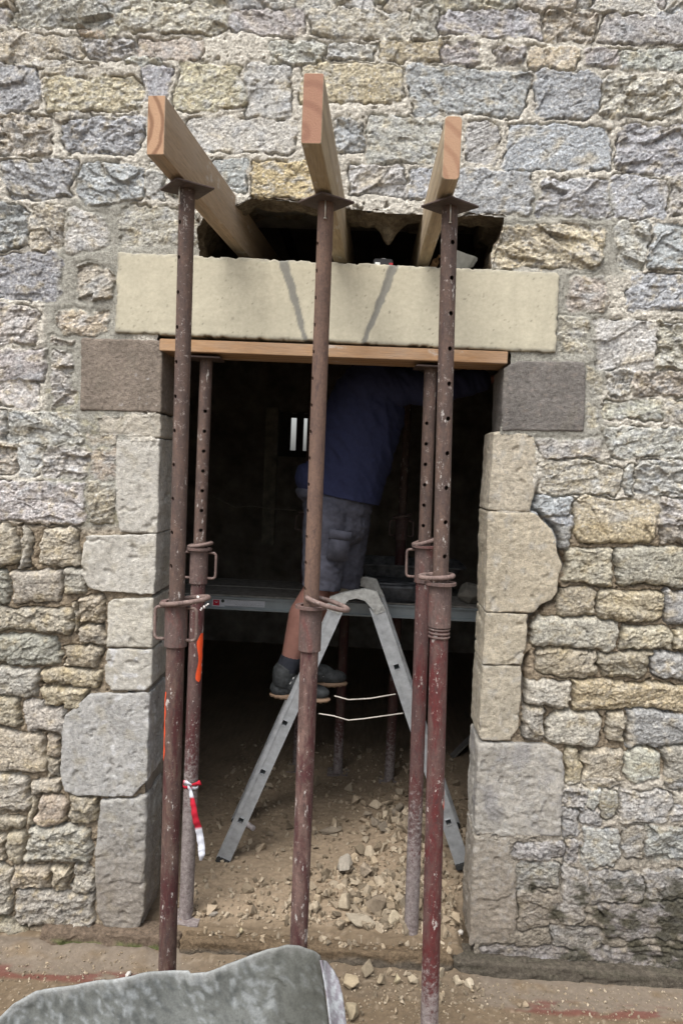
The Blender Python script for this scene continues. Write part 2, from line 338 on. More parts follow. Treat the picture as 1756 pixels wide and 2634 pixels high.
def axis(lo, a, b, hi, f, c):
    L = []; x = a; s = f
    while x > lo: L.append(x); s = min(s*1.06, c); x -= s
    R_ = []; x = b; s = f
    while x < hi: s = min(s*1.06, c); x += s; R_.append(x)
    return np.array(L[::-1][:-1]+list(np.arange(a, b, f))+R_)
def build_masonry(parent):
    xs = axis(-3.4, -1.42, 1.38, 3.4, .0036, .02); zs = axis(-.34, -.30, 3.52, 4.6, .0036, .02)
    X, Z = np.meshgrid(xs, zs); nx, nz = len(xs), len(zs)
    PX, PYp = projA(X, 0*X, Z)
    # warp the outlines so that no edge is straight
    wx = 17*fbm(PX/75, PYp/60, 3, 11)+6*fbm(PX/20, PYp/18, 2, 15); wy = 15*fbm(PX/80, PYp/70, 3, 21)+6*fbm(PX/20, PYp/18, 2, 25)
    U_, V_ = PX+wx, PYp+wy
    d1 = np.full(X.shape, -60.); d2 = np.full(X.shape, -60.); idx = np.full(X.shape, -1)
    P2 = PX.reshape(-1); Q2 = PYp.reshape(-1)
    for i, (x0, y0, x1, y1, c) in enumerate(stones):
        cx, cy = (x0+x1)/2, (y0+y1)/2
        A_ = PY(x0-70, cy, 0); B_ = PY(x1+70, cy, 0); C_ = PY(cx, y1+70, 0); D_ = PY(cx, y0-70, 0)
        i0, i1 = np.searchsorted(xs, (A_.x-.03, B_.x+.03)); j0, j1 = np.searchsorted(zs, (C_.z-.03, D_.z+.03))
        if i1 <= i0 or j1 <= j0: continue
        u = U_[j0:j1, i0:i1]-cx; v = V_[j0:j1, i0:i1]-cy
        rr = random.Random(i*7+1); t = .024+rr.uniform(-.02, .02)
        u, v = u*math.cos(t)+v*math.sin(t), -u*math.sin(t)+v*math.cos(t)
        hx, hy = (x1-x0)/2, (y1-y0)/2
        # each side of the stone bulges or is cut a little differently
        hx_ = hx*(1+rr.uniform(-.09, .07)*np.clip(v/hy*1.5, -1, 1)); hy_ = hy*(1+rr.uniform(-.14, .08)*np.clip(u/hx, -1, 1)+rr.uniform(-.06, 0)*np.cos(u/hx*2.2+rr.uniform(0, 6)))
        r = min(hx, hy)*rr.uniform(.12, .5)
        qx = np.abs(u)-(hx_-r); qy = np.abs(v)-(hy_-r)
        ins = -(np.hypot(np.maximum(qx, 0), np.maximum(qy, 0))+np.minimum(np.maximum(qx, qy), 0)-r)
        a, b, k = d1[j0:j1, i0:i1], d2[j0:j1, i0:i1], idx[j0:j1, i0:i1]
        m = ins > a
        b[:] = np.where(m, a, np.maximum(b, ins)); k[:] = np.where(m, i, k); a[:] = np.where(m, ins, a)
    e = np.minimum(d1, (d1-d2)*.5); st = e > 0
    # zones
    nz1 = 25*fbm(PX/90, PYp/90, 2, 31)
    low = sst(1290, 1400, PYp+nz1)*(1-sst(1960, 2040, PYp+nz1)*sst(900, 1200, PX))     # deep open joints
    low = np.maximum(low, .55*sst(2100, 2200, PYp)*(PX < 700))
    fresh = np.maximum.reduce([softbox(PX+nz1, PYp, b, 26) for b in [(150, 640, 330, 880), (130, 700, 215, 1330), (200, 560, 330, 700), (205, 1060, 320, 1345), (1290, 560, 1370, 640), (1370, 500, 1580, 560), (1300, 700, 1540, 905), (1490, 560, 1545, 1140), (1270, 880, 1550, 950), (1280, 1095, 1540, 1130), (300, 600, 560, 650), (180, 520, 330, 640), (215, 850, 300, 1120), (1530, 560, 1590, 700)]])
    dirt = sst(2080, 2330, PYp+nz1*1.5-.10*np.maximum(PX-900, 0)+.15*np.maximum(0, 1300-PX))*(PX > 800)+(PX < 800)*sst(2330, 2420, PYp+nz1)*.8
    rnd = np.random.RandomState(3); S = len(stones)
    off = rnd.uniform(-.004, .006, S+1); gx_, gz_ = rnd.uniform(-.05, .05, S+1), rnd.uniform(-.09, .05, S+1); ph = rnd.uniform(0, 50, S+1)
    cxs = np.array([(s[0]+s[2])/2 for s in stones]+[0]); cys = np.array([(s[1]+s[3])/2 for s in stones]+[0])
    dx = np.clip((PX-cxs[idx])/671, -.3, .3); dz = np.clip((PYp-cys[idx])/671, -.3, .3)
    # relief of the stone faces: chiselled facets, bedding, pits
    L0 = low[..., None]
    fq = rnd.uniform(.6, 1.5, S+1)[idx]; sh = rnd.uniform(-.5, .5, S+1)[idx]; sx, sz = X*fq+Z*sh*.5+ph[idx]*.37, Z*fq+X*sh*.4+ph[idx]
    srf = (rnd.uniform(.15, 1.0, S+1)**1.3*1.25+.12)[idx]
    rel = srf*(1-.25*low)*(.016*facets(sx/.13, sz/.075, 3)+.009*facets(sx/.055, sz/.034, 7)+.0035*facets(sx/.019, sz/.013, 9)+.0035*ridged(sx/.10, sz/.028, 2, 41)*(fbm(sx/.1, sz/.1, 2, 43)+.4)+.0018*ridged(sx/.022, sz/.011, 2, 51)+.005*fbm(sx/.12, sz/.1, 2, 61))+.0022*pnoise(X/.0075, Z/.007, 65)+.0016*fbm(X/.016, Z/.013, 2, 66)
    wpx = 5+low*13
    prof = np.sqrt(np.clip(1-(1-np.clip(e/wpx, 0, 1))**2, 0, 1))
    dep = .0025+.020*low-.0005*fresh
    hs = -dep+(dep+.004*low+off[idx]+dx*gx_[idx]+dz*gz_[idx]*.8)*prof+rel*(.25+.75*prof)*(1+.15*low)
    mrel = .0042*fbm(X/.03, Z/.025, 3, 71)+.0028*ridged(X/.014, Z/.012, 2, 81)
    g = np.clip(-e/30, 0, 1)
    hm = -dep*(1-.25*g)+mrel*(1-.72*fresh)*(1+.8*low)+.0035*(1-low)*sst(3, 12, -e)+.0015*pnoise(X/.007, Z/.007, 85)*(1-.8*fresh)
    crk_m = sst(-.18, .08, fbm(PX/60, PYp/60, 2, 91))*(1-fresh)
    crack = (.020+.004*low)*np.exp(-((e-.5)/1.9)**2)*np.maximum(crk_m, low*.5)
    c2 = np.exp(-(fbm(PX/95, PYp/60, 3, 95)/.018)**2)*sst(.05, .3, fbm(PX/50, PYp/50, 2, 97))*(1-fresh); crack = crack+.007*c2*(e > -8)
    h = np.where(st, hs, hm)-crack
    # odd deep holes between stones
    pit = sst(.36, .5, fbm(PX/34, PYp/24, 3, 101))*sst(1, 6, -e)*(.018+.03*low)*(1-fresh); h = h-pit
    # a thin skin of old pointing laps over stone rims in the upper courses
    lap = sst(.02, .30, fbm(PX/26, PYp/22, 3, 111))*np.clip(1-e/11, 0, 1)*st*(1-low)
    # bottom: crumbling base
    h = h+dirt*(.006*fbm(X/.09, Z/.07, 3, 121)+.0035*ridged(X/.05, Z/.03, 2, 131))
    base_out = sst(-.17, -.27, Z+.01*fbm(X/.1, Z*0, 2, 141)); h = h+base_out*.02
    # recess behind the dressed stones and lintel
    rec = np.full(X.shape, -1e9)
    for k_ in DS: rec = np.maximum(rec, poly_sdf(PX, PYp, DS[k_][0]))
    rec = np.maximum(rec, poly_sdf(PX, PYp, LINT))
    gap = np.maximum.reduce([poly_sdf(PX, PYp, DS[k_][0]) for k_ in ('RB', 'RC', 'RD', 'RE')])
    gb = np.exp(-((gap+9+5*fbm(PX/25, PYp/25, 2, 233))/5.5)**2)*(PX > 1340)*sst(1220, 1290, PYp)*sst(1930, 1890, PYp)*sst(-.25, .05, fbm(PX/45, PYp/45, 2, 235)+.1)
    h = h-.055*gb
    h = np.where(rec > 9, -.03, h)
    # colour; fine mottle exaggerated to make up for weak crevice shade
    base = np.array([CODE[s[4]] for s in stones]+[CODE['c']]); base = base*.80+np.array([.60, .58, .52])*.20
    jit = rnd.uniform(.92, 1.12, (S+1, 1))*(1+rnd.uniform(-.03, .03, (S+1, 3)))
    C = (base*jit)[idx]
    n_a = fbm(sx/.10, sz/.07, 3, 151)[..., None]; n_b = fbm(sx/.06, sz/.05, 3, 161)[..., None]; n_c = fbm(X/.012, Z/.011, 2, 171)[..., None]
    n_d = pnoise(X/.0065, Z/.006, 172)[..., None]; C = C*(1+.26*n_a)
    C = C+(np.array([.56, .47, .30])-C)*np.clip(n_b*2.2-.25, 0, .85)*.6           # ochre patches
    C = C+(np.array([.435, .46, .49])-C)*np.clip(-n_b*2.2-.2, 0, .8)*.7*(1-low[..., None]*.5)  # blue grey patches
    C = C*(1+.46*n_c+.36*n_d)*(1-.10*L0)
    C = C+(np.array([.16, .15, .15])-C)*(sst(.24, .48, fbm(X/.02, Z/.012, 3, 181))*.62)[..., None]   # dark lichen specks
    C = C+(np.array([.70, .69, .66])-C)*(sst(.18, .45, fbm(X/.016, Z/.013, 3, 191))*.75*(1-.5*low))[..., None]   # pale lichen, also painting bright facet highlights into the colour
    mo_old = np.array([.66, .625, .55]); mo_low = np.array([.36, .295, .215]); mo_fr = np.array([.385, .375, .33])
    L3, F3 = low[..., None], fresh[..., None]
    ag = (sst(1950, 2120, PYp+nz1)*(PX > 800))[..., None]; mo_old = mo_old*(1-ag)+np.array([.40, .365, .31])*ag; C = C*(1-.20*ag*st[..., None])
    Cm = mo_old*(1-L3)+mo_low*L3; Cm = Cm*(1+.34*n_c+.22*n_d+.20*n_a); Cm = Cm*(1-F3)+mo_fr*(1+.10*n_a)*F3
    yel = np.array([.42, .39, .27]); Cm = Cm+(yel-Cm)*(F3*np.clip(n_b*2, 0, .6)*(PX < 900)[..., None]*(PYp > 1000)[..., None])
    C = C*(1-L3*.06)*np.where(L3 > .5, np.array([1., .965, .885]), 1)
    C = np.where(st[..., None], C, Cm); lp = np.maximum(lap, 0)[..., None]; C = C*(1-lp)+Cm*lp
    fs = (fresh*st*np.clip(1-e/14, 0, 1)*sst(-.3, .3, fbm(PX/40, PYp/40, 2, 201)))[..., None]; C = C*(1-fs)+mo_fr*fs
    Dd = np.clip(dirt*(1.1+1.0*fbm(X/.10, Z/.06, 4, 211)), 0, 1)[..., None]
    moss = sst(-.05, .25, fbm(X/.09, Z/.05, 4, 221)+.55*(PX-1560)/400-.5*sst(2300, 2150, PYp))[..., None]*np.clip(Dd*1.5, 0, 1)
    C = C*(1-.62*Dd)+np.array([.19, .16, .12])*.62*Dd
    C = C*(1-.80*moss)+np.array([.055, .052, .032])*.80*moss
    C = np.clip(C, .02, .8)
    # openings
    hole = (poly_sdf(PX+wx*.25, PYp+wy*.25, DOOR) > -13)|(poly_sdf(PX+wx*.3, PYp+wy*.3, HOLE) > 0)
    keep = ~(hole[:-1, :-1] | hole[1:, :-1] | hole[:-1, 1:] | hole[1:, 1:])
    ii = (np.arange(nz*nx).reshape(nz, nx)); q = np.stack([ii[:-1, :-1], ii[:-1, 1:], ii[1:, 1:], ii[1:, :-1]], -1)[keep]
    used = np.zeros(nz*nx, bool); used[q.ravel()] = True; rem = np.cumsum(used)-1
    V = np.stack([X.ravel(), -h.ravel(), Z.ravel()], 1)[used]; F = rem[q]
    me = bpy.data.meshes.new('rubble_masonry'); me.vertices.add(len(V)); me.vertices.foreach_set('co', V.astype(np.float32).ravel())
    me.loops.add(len(F)*4); me.loops.foreach_set('vertex_index', F.astype(np.int32).ravel())
    me.polygons.add(len(F)); me.polygons.foreach_set('loop_start', np.arange(0, len(F)*4, 4, dtype=np.int32)); me.polygons.foreach_set('loop_total', np.full(len(F), 4, np.int32))
    me.polygons.foreach_set('use_smooth', np.ones(len(F), bool)); me.update(); me.validate()
    me.materials.append(M_rubble); o = bpy.data.objects.new('rubble_masonry', me); COL.objects.link(o); o.parent = parent; o.matrix_parent_inverse = Matrix.Translation(-parent.location)
    set_colors(o, C.reshape(-1, 3)[used])

def rag(poly, seed, amp=3.2, step=9):
    out = []; k = 0
    for i in range(len(poly)):
        (xa, ya), (xb, yb) = poly[i], poly[(i+1) % len(poly)]; L = math.hypot(xb-xa, yb-ya); n = max(1, int(L/step)); nx_, ny_ = (yb-ya)/L, -(xb-xa)/L
        for j in range(n):
            t = j/n; k += 1; q = 0 if (L > 60 and j == 0) else amp*(mnoise.noise(Vector((k*.23, seed, 0)))*1.3+mnoise.noise(Vector((k*.8, seed+9, 0)))*.7)
            out.append((xa+(xb-xa)*t+nx_*q, ya+(yb-ya)*t+ny_*q))
    return out
def solid_stone(name, poly, y0, y1, vox, colfn, mat, parent, amp=.002, smooth=3, relief=None):
    """outline on the wall plane -> a block with real depth, worn edges and a rough face"""
    pts = [PY(x, y, 0) for x, y in poly]; n = len(pts)
    v = [(p.x, y0, p.z) for p in pts]+[(p.x, y1, p.z) for p in pts]
    f = [list(range(n)), list(range(2*n-1, n-1, -1))]+[[i, (i+1) % n, n+(i+1) % n, n+i][::-1] for i in range(n)]
    o = mesh_obj(name, v, f, mat, parent)
    bm = bmesh.new(); bm.from_mesh(o.data); bmesh.ops.recalc_face_normals(bm, faces=bm.faces); bm.to_mesh(o.data); bm.free()
    m = o.modifiers.new('r', 'REMESH'); m.mode = 'VOXEL'; m.voxel_size = vox; m.use_smooth_shade = True
    if smooth: s = o.modifiers.new('s', 'SMOOTH'); s.factor = .5; s.iterations = smooth
    bake_mods(o); co = get_co(o); no = get_no(o)
    x, y, z = co[:, 0], co[:, 1], co[:, 2]; u = x+y*.8; 
    d = amp*(fbm(u/.03, z/.03, 3, 5)+.8*fbm(u/.1, z/.1, 2, 9))
    if relief: d = d+relief(x, y, z)
    if name == 'jamb_stone' and vox > 0 and poly[0][1] > 960: d = d-.0035*sst(.38, .52, fbm(u/.022, z/.018, 2, 71))-.006*sst(.42, .50, fbm(u/.07, z/.06, 2, 73))
    co = co+no*d[:, None]; set_co(o, co)
    set_colors(o, colfn(x, y, z)); o.data.materials.clear(); o.data.materials.append(mat)
    return o

wall = tag(empty('stone_wall', (0, 0, -.25)), 'old rubble limestone house wall with a propped doorway and a ragged hole above the new lintel', 'wall')
build_masonry(wall)
RS = np.random.RandomState(8)
for k_, (poly, col, lab, proud) in DS.items():
    seed = RS.randint(1000); c0 = np.array(col)*(np.array([1.30, 1.265, 1.20]) if k_ not in ('LA', 'RA') else 1.18); proud = proud*.5+.001
    def cf(x, y, z, c0=c0, seed=seed, k_=k_):
        u = x+y
        c = c0*(1+.24*fbm(u/.12, z/.12, 3, seed)+.26*fbm(u/.016, z/.016, 3, seed+5))[:, None]
        wh = sst(.1, .45, fbm(u/.04, z/.05, 4, seed+7))[:, None]*(0 if k_ in ('LA', 'RA') else .45); c = c*(1-wh)+np.array([.56, .55, .52])*wh
        st_ = sst(.15, .5, fbm(u/.07, z/.2, 3, seed+17))[:, None]*.3; c = c*(1-st_)+np.array([.27, .245, .20])*st_
        pits = sst(.42, .6, fbm(u/.014, z/.014, 2, seed+9))[:, None]; c = c*(1-.45*pits)
        if k_[0] == 'L' and k_ not in ('LA',):
            y_ = (sst(.1, .5, fbm(u/.08, z/.08, 3, seed+3))*.5)[:, None]; c = c*(1-y_)+np.array([.44, .40, .31])*y_
            lich = sst(.33, .38, fbm(u/.045, z/.045, 2, 77))*(k_ in ('LG', 'LF'))*(x > -1.02) ; c = c*(1-lich[:, None]*.8)+.66*.8*lich[:, None]
        if k_ in ('LG', 'LH', 'RF', 'RG'):
            gsp = sst(.1, .5, fbm(u/.02, z/.02, 3, seed+4))[:, None]*.35; c = c*(1-gsp)+np.array([.52, .53, .55])*gsp
        if k_ in ('RF',):
            dk = sst(-.1, .4, fbm(u/.11, z/.14, 3, seed+6))[:, None]*.5; c = c*(1-dk)+np.array([.24, .24, .26])*dk
        if k_ in ('RG', 'LH'):
            dd = sst(.35, -.12, z+.06*fbm(u/.05, z/.05, 2, 4))[:, None]*.5; c = c*(1-dd)+np.array([.25, .20, .15])*dd
        if k_ in ('LA', 'RA'):
            sc_ = sst(.2, .55, fbm(u/.03, z/.02, 3, seed+8))[:, None]*.4; c = c*(1-sc_)+np.array([.38, .32, .28])*sc_
        if k_ == 'LA':
            wsp = sst(.34, .5, fbm(u/.022, z/.03, 3, 12)-1.2*np.hypot((x+.89), (z-1.93)))[:, None]*.6; c = c*(1-wsp)+.55*wsp
        return np.clip(c, .02, .8)
    rl = (lambda x, y, z: .0018*ridged((x+y)/.03, z/.018, 2, 6)) if k_ in ('LA', 'RA') else (lambda x, y, z: .003*ridged((x+y)/.11, z/.06, 3, 16)+.003*fbm((x+y)/.02, z/.02, 3, 18)+.005*facets((x+y)/.12, z/.09, 19)) if k_ in ('RF', 'RG', 'LH', 'LB') else None
    o = solid_stone('jamb_stone', rag(poly, seed, 1.2 if k_ in ('LA', 'RA') else 1.9), -proud, .235, .0055, cf, M_dress, wall, (.0030) if k_ not in ('LA', 'RA') else .0018, 2, rl)
    if lab: o['label'] = lab

def lint_col(x, y, z):
    px, py = projA(x, y*0, z)
    c = np.array([.455, .425, .33])*(1+.12*fbm(x/.25, z/.1, 3, 3)+.10*fbm(x/.015, z/.012, 2, 8)+.10*fbm(x/.05, z/.3, 3, 13))[:, None]
    pit = sst(.42, .55, fbm(x/.014, z/.014, 2, 31))*sst(-.2, .3, fbm(x/.12, z/.12, 2, 33)); c = c*(1-.45*pit[:, None])
    edge = np.minimum(poly_sdf(px, py, LINT), 99)
    gr = sst(11, 2, edge+7*fbm(x/.02, z/.02, 3, 40))*(y < .02)*sst(-.2, .3, fbm(x/.07, z/.07, 2, 44)+.25)
    c = c*(1-.6*gr[:, None])+np.array([.22, .21, .18])*.6*gr[:, None]
    for (xa, ya, xb, yb) in ((728, 668, 790, 884), (1012, 686, 934, 890)):
        t = (py-ya)/(yb-ya); xc = xa+(xb-xa)*t; hw = 13*(1-t)+6*t+3*fbm(z/.03, z*0, 2, 50)
        m = sst(hw+2, hw-2, np.abs(px-xc+4*fbm(z/.05, z*0, 2, 55)))*(y < .02)
        c = c*(1-.85*m[:, None])+np.array([.165, .165, .155])*.85*m[:, None]
    return np.clip(c, .02, .8)
def lint_rel(x, y, z):
    px, py = projA(x, y*0, z); d = 0*x
    for (xa, ya, xb, yb) in ((728, 668, 790, 884), (1012, 686, 934, 890)):
        t = (py-ya)/(yb-ya); xc = xa+(xb-xa)*t; d = d-.0022*sst(10, 3, np.abs(px-xc))*(y < .02)
    chip = sst(7, 0, np.minimum(poly_sdf(px, py, LINT), 99))*sst(.05, .4, fbm(x/.03, z/.03, 3, 66)); return d-.006*chip
o = solid_stone('lintel', rag(LINT, 5, 1.8, 8), -.014, .24, .0055, lint_col, M_lint, wall, .0008, 2, lint_rel)
o['label'] = 'new cream cast stone lintel with two slanting grey joints'

# rough lining of the hole above the lintel (undersides of the stones, broken core)
def lining(parent):
    top = HOLE[:-1]; pts = [PY(x, y, 0) for x, y in top]; P = []
    for i in range(len(pts)-1):
        L = (pts[i+1]-pts[i]).length; n = max(1, int(L/.008))
        for k in range(n): P.append(pts[i].lerp(pts[i+1], k/n))
    P.append(pts[-1]); nd = 50; V = []; n = len(P)
    ar = np.array([[p.x, p.z] for p in P]); s = np.arange(n)*.008
    tx = np.gradient(ar[:, 0]); tz = np.gradient(ar[:, 1]); L = np.hypot(tx, tz); nxx, nzz = tz/L, -tx/L       # towards the opening
    for j in range(nd):
        yy = .0+j*.0095; dpt = yy
        d = .02*fbm(s/.12, s*0+dpt/.1, 3, 301)+.012*facets(s/.07, s*0+dpt/.05+3, 305)+.010*sst(0, .03, dpt)*(.2+fbm(s/.2, s*0+dpt/.2, 2, 306))-.012
        # one pointed stone hangs down behind the middle of the opening
        d = d+.085*np.exp(-((ar[:, 0]-.035)/.035)**2)*math.exp(-((dpt-.17)/.06)**2)+.03*np.exp(-((ar[:, 0]+.15)/.2)**2)*math.exp(-((dpt-.1)/.08)**2)
        d = d-.075*sst(.13, .26, dpt+.04*fbm(s/.15, s*0, 2, 320))*(ar[:, 0] > -.66)*(ar[:, 0] < .40)+.006*facets(s/.025, s*0+dpt/.02+3, 308)
        V.append(np.stack([ar[:, 0]+nxx*d, np.full(n, yy-.004), ar[:, 1]+nzz*d], 1))
    V = np.concatenate(V); F = [(j*n+i, j*n+i+1, (j+1)*n+i+1, (j+1)*n+i) for j in range(nd-1) for i in range(n-1)]
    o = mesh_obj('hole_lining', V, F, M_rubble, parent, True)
    x, y, z = V[:, 0], V[:, 1], V[:, 2]
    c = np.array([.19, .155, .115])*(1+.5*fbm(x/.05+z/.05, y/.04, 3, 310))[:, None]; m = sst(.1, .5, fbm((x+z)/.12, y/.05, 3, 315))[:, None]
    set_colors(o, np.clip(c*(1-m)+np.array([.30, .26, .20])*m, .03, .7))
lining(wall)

# wall core behind the face (0.55 m thick), splayed inside the door
def core(name, boxes, mat, parent):
    bm = bmesh.new()
    for (x0, x1, y0, y1, z0, z1) in boxes: add_box(bm, ((x0+x1)/2, (y0+y1)/2, (z0+z1)/2), (x1-x0, y1-y0, z1-z0))
    return bm_obj(name, bm, mat, parent)
core('joint_mortar', [(-1.0, -.835, .03, .232, -.2, 2.14), (.502, .62, .03, .232, -.2, 2.08)], M_core, wall)
core('wall_core', [(-3.4, -.90, .06, .245, -.4, 2.46), (.565, 3.4, .06, .245, -.4, 2.45), (-3.4, -.885, .248, .60, -.4, 2.44), (.56, 3.4, .248, .60, -.4, 2.44),
                   (-3.4, -.74, .06, .60, 2.463, 2.75), (.49, 3.4, .06, .60, 2.463, 2.75), (-3.4, 3.4, .06, .60, 2.753, 4.5), (-.88, .555, .30, .60, 2.17, 2.43)], M_core, wall)
# the shadowed room behind: its walls and ceiling
room = tag(empty('room_wall', (0, 4.6, -.2)), 'dim room wall seen through the doorway with a small barred window', 'wall')
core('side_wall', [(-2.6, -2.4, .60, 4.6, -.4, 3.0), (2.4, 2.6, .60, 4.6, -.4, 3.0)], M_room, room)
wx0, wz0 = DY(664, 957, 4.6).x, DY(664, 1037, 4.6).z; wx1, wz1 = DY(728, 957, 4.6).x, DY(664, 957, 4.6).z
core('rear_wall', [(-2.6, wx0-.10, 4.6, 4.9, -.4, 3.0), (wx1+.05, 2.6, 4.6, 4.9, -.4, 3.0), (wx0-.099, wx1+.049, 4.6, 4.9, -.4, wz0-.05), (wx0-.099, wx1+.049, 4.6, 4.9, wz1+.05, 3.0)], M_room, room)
bm = bmesh.new()
bw = (wx1-wx0)
for b0, b1 in ((625, 667.5), (680.5, 696.5), (709.5, 712.5), (720, 750)): q0, q1 = DY(b0, 997, 4.75).x, DY(b1, 997, 4.75).x; add_box(bm, ((q0+q1)/2, 4.75, (wz0+wz1)/2), (q1-q0, .05, wz1-wz0+.1))
add_box(bm, ((wx0+wx1)/2, 4.752, wz0-.02), (bw*1.6, .06, .07)); add_box(bm, ((wx0+wx1)/2, 4.752, wz1+.02), (bw*1.5, .06, .04))
bm_obj('window_bars', bm, plain('weathered window wood', (.10, .09, .08)), room)
bm = bmesh.new(); add_box(bm, (wx0-.16, 4.55, 1.55), (.12, .06, 1.35)); bm_obj('lit_splay', bm, plain('pale lit splay', (.48, .45, .38), .9, 0, .4, 12), room)  # slab whose pale colour stands in for light on the window splay
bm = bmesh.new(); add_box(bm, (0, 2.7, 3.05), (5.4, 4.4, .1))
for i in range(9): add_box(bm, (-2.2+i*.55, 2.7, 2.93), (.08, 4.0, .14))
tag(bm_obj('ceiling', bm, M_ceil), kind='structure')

# ------------------------------------------------------------------ ground
def ground_h(x, y):
    t = sst(.02, .16, y+.02*fbm(x/.2, y*0, 2, 401))
    zin = -.175+.02*t+.012*np.clip(y, 0, 3); zin = zin+.05*np.exp(-(((x-.30)/.28)**2+((y-.85)/.38)**2))
    zin = zin+(.010*fbm(x/.12, y/.12, 4, 405)+.005*fbm(x/.03, y/.03, 3, 411))
    zo = -.262+.006*fbm(x/.2, y/.2, 3, 421)+.0025*fbm(x/.025, y/.025, 3, 431)+(.026+.03*fbm(x/.14, y*0, 3, 433))*np.exp(-((y+.07)/.05)**2)*(1-.75*sst(.4, .6, x))
    k = sst(-.05, 0., y)*(1-.9*np.maximum(sst(.42, .50, x), .8*sst(-.68, -.78, x))*sst(.30, .20, y)); return zo*(1-k)+zin*k
def ground_obj():
    xs = axis(-40, -1.5, 1.5, 40, .0075, 3.0); ys = axis(-40, -1.35, 1.2, 5.0, .0075, 1.5)
    # wider steps far away
    X, Y = np.meshgrid(xs, ys); Z = ground_h(X, Y); far = sst(3, 6, np.abs(X))+sst(-3, -6, Y)
    Z = np.where(far > .5, -.262, Z); n, m = X.shape
    V = np.stack([X.ravel(), Y.ravel(), Z.ravel()], 1); ii = np.arange(n*m).reshape(n, m)
    F = np.stack([ii[:-1, :-1], ii[:-1, 1:], ii[1:, 1:], ii[1:, :-1]], -1).reshape(-1, 4)
    me = bpy.data.meshes.new('ground'); me.vertices.add(len(V)); me.vertices.foreach_set('co', V.astype(np.float32).ravel())
    me.loops.add(len(F)*4); me.loops.foreach_set('vertex_index', F.astype(np.int32).ravel())
    me.polygons.add(len(F)); me.polygons.foreach_set('loop_start', np.arange(0, len(F)*4, 4, dtype=np.int32)); me.polygons.foreach_set('loop_total', np.full(len(F), 4, np.int32))
    me.polygons.foreach_set('use_smooth', np.ones(len(F), bool)); me.update(); me.validate(); me.materials.append(M_rock)
    o = bpy.data.objects.new('ground', me); COL.objects.link(o)
    x, y = V[:, 0], V[:, 1]; na = fbm(x/.2, y/.2, 3, 441)[:, None]; nb = fbm(x/.02, y/.02, 3, 451)[:, None]
    dirt = np.array([.142, .107, .071])*(1+.22*na+.28*nb)
    inn = np.array([.255, .198, .138])*(1+.22*na+.28*nb); k = sst(.0, .1, y)[:, None]; C = dirt*(1-k)+inn*k
    pale = sst(.28, .5, fbm(x/.028, y/.028, 2, 461))[:, None]*.5; C = C*(1-pale)+np.array([.30, .245, .18])*pale
    # old concrete strip with worn red paint along the wall foot
    st = sst(-.24, -.21, y+.015*fbm(x/.1, y*0, 2, 465))*sst(-.02, -.05, y)*(sst(-.55, -.7, x)+sst(.42, .58, x)+.25)
    st = np.clip(st, 0, 1)*sst(-.45, .1, fbm(x/.12, y/.06, 3, 471)+.15); C = C*(1-st[:, None]*.6)+np.array([.175, .150, .125])*st[:, None]*.6
    rd = sst(-.26, -.235, y)*sst(-.16, -.19, y)*sst(-.02, .22, fbm(x/.16, y/.04, 3, 481)+.05)*(sst(-.6, -.75, x)+sst(.55, .7, x)); C = C*(1-rd[:, None]*.75)+np.array([.16, .055, .045])*rd[:, None]*.6
    set_colors(o, np.clip(C, .02, .7)); tag(o, kind='structure')
ground_obj()

# threshold: worn stone step across the doorway, reddish ledge at the left, darker at the right
def ledge(name, x0, x1, yf, yb, z0, z1, cfn, label, seed, vox=.007):
    o = mesh_obj(name, [(x0, yf, z0), (x1, yf, z0), (x1, yb, z0), (x0, yb, z0), (x0, yf+.012, z1), (x1, yf+.012, z1), (x1, yb, z1), (x0, yb, z1)],
                 [(0, 3, 2, 1), (4, 5, 6, 7), (0, 1, 5, 4), (1, 2, 6, 5), (2, 3, 7, 6), (3, 0, 4, 7)], M_rubble)
    m = o.modifiers.new('r', 'REMESH'); m.mode = 'VOXEL'; m.voxel_size = vox; m.use_smooth_shade = True
    s = o.modifiers.new('s', 'SMOOTH'); s.factor = .5; s.iterations = 7
    bake_mods(o); co = get_co(o); no = get_no(o); x, y, z = co.T
    d = .014*fbm(x/.30, (y+z)/.10, 3, seed)+.006*facets(x/.10, (y+z)/.05, seed+3)+.004*fbm(x/.03, (y+z)/.03, 3, seed+4)+.002*fbm(x/.015, (y+z)/.015, 2, seed+5)
    set_co(o, co+no*d[:, None]); set_colors(o, np.clip(cfn(x, y, z), .02, .7)); o.data.materials.clear(); o.data.materials.append(M_rubble)
    return tag(o, label, 'step' if 'step' in name else 'ledge')
def c_mid(x, y, z):
    c = np.array([.175, .128, .082])*(1+.2*fbm(x/.1, y/.05, 3, 501)+.25*fbm(x/.02, (y+z)/.02, 2, 502))[:, None]
    g = sst(-.20, -.225, z+.02*fbm(x/.08, x*0, 2, 505))[:, None]*.75; return c*(1-g)+np.array([.13, .115, .095])*g
def c_left(x, y, z):
    c = np.array([.165, .125, .092])*(1+.3*fbm(x/.06, (y+z)/.04, 3, 511)+.25*fbm(x/.02, (y+z)/.02, 2, 502))[:, None]
    m = (sst(-.215, -.24, z)*sst(.0, .35, fbm(x/.06, (y+z)/.05, 3, 515)+.12))[:, None]*.85; return c*(1-m)+np.array([.10, .13, .04])*m
def c_right(x, y, z):
    c = np.array([.11, .095, .075])*(1+.35*fbm(x/.07, (y+z)/.05, 3, 521)+.25*fbm(x/.02, (y+z)/.02, 2, 502))[:, None]
    m = sst(-.1, .4, fbm(x/.12, (y+z)/.04, 3, 525))[:, None]*.6; return c*(1-m)+np.array([.11, .10, .075])*m
ledge('threshold_step', -.66, .40, -.085, .045, -.285, -.185, c_mid, 'worn brown stone doorstep running across the foot of the doorway', 31)
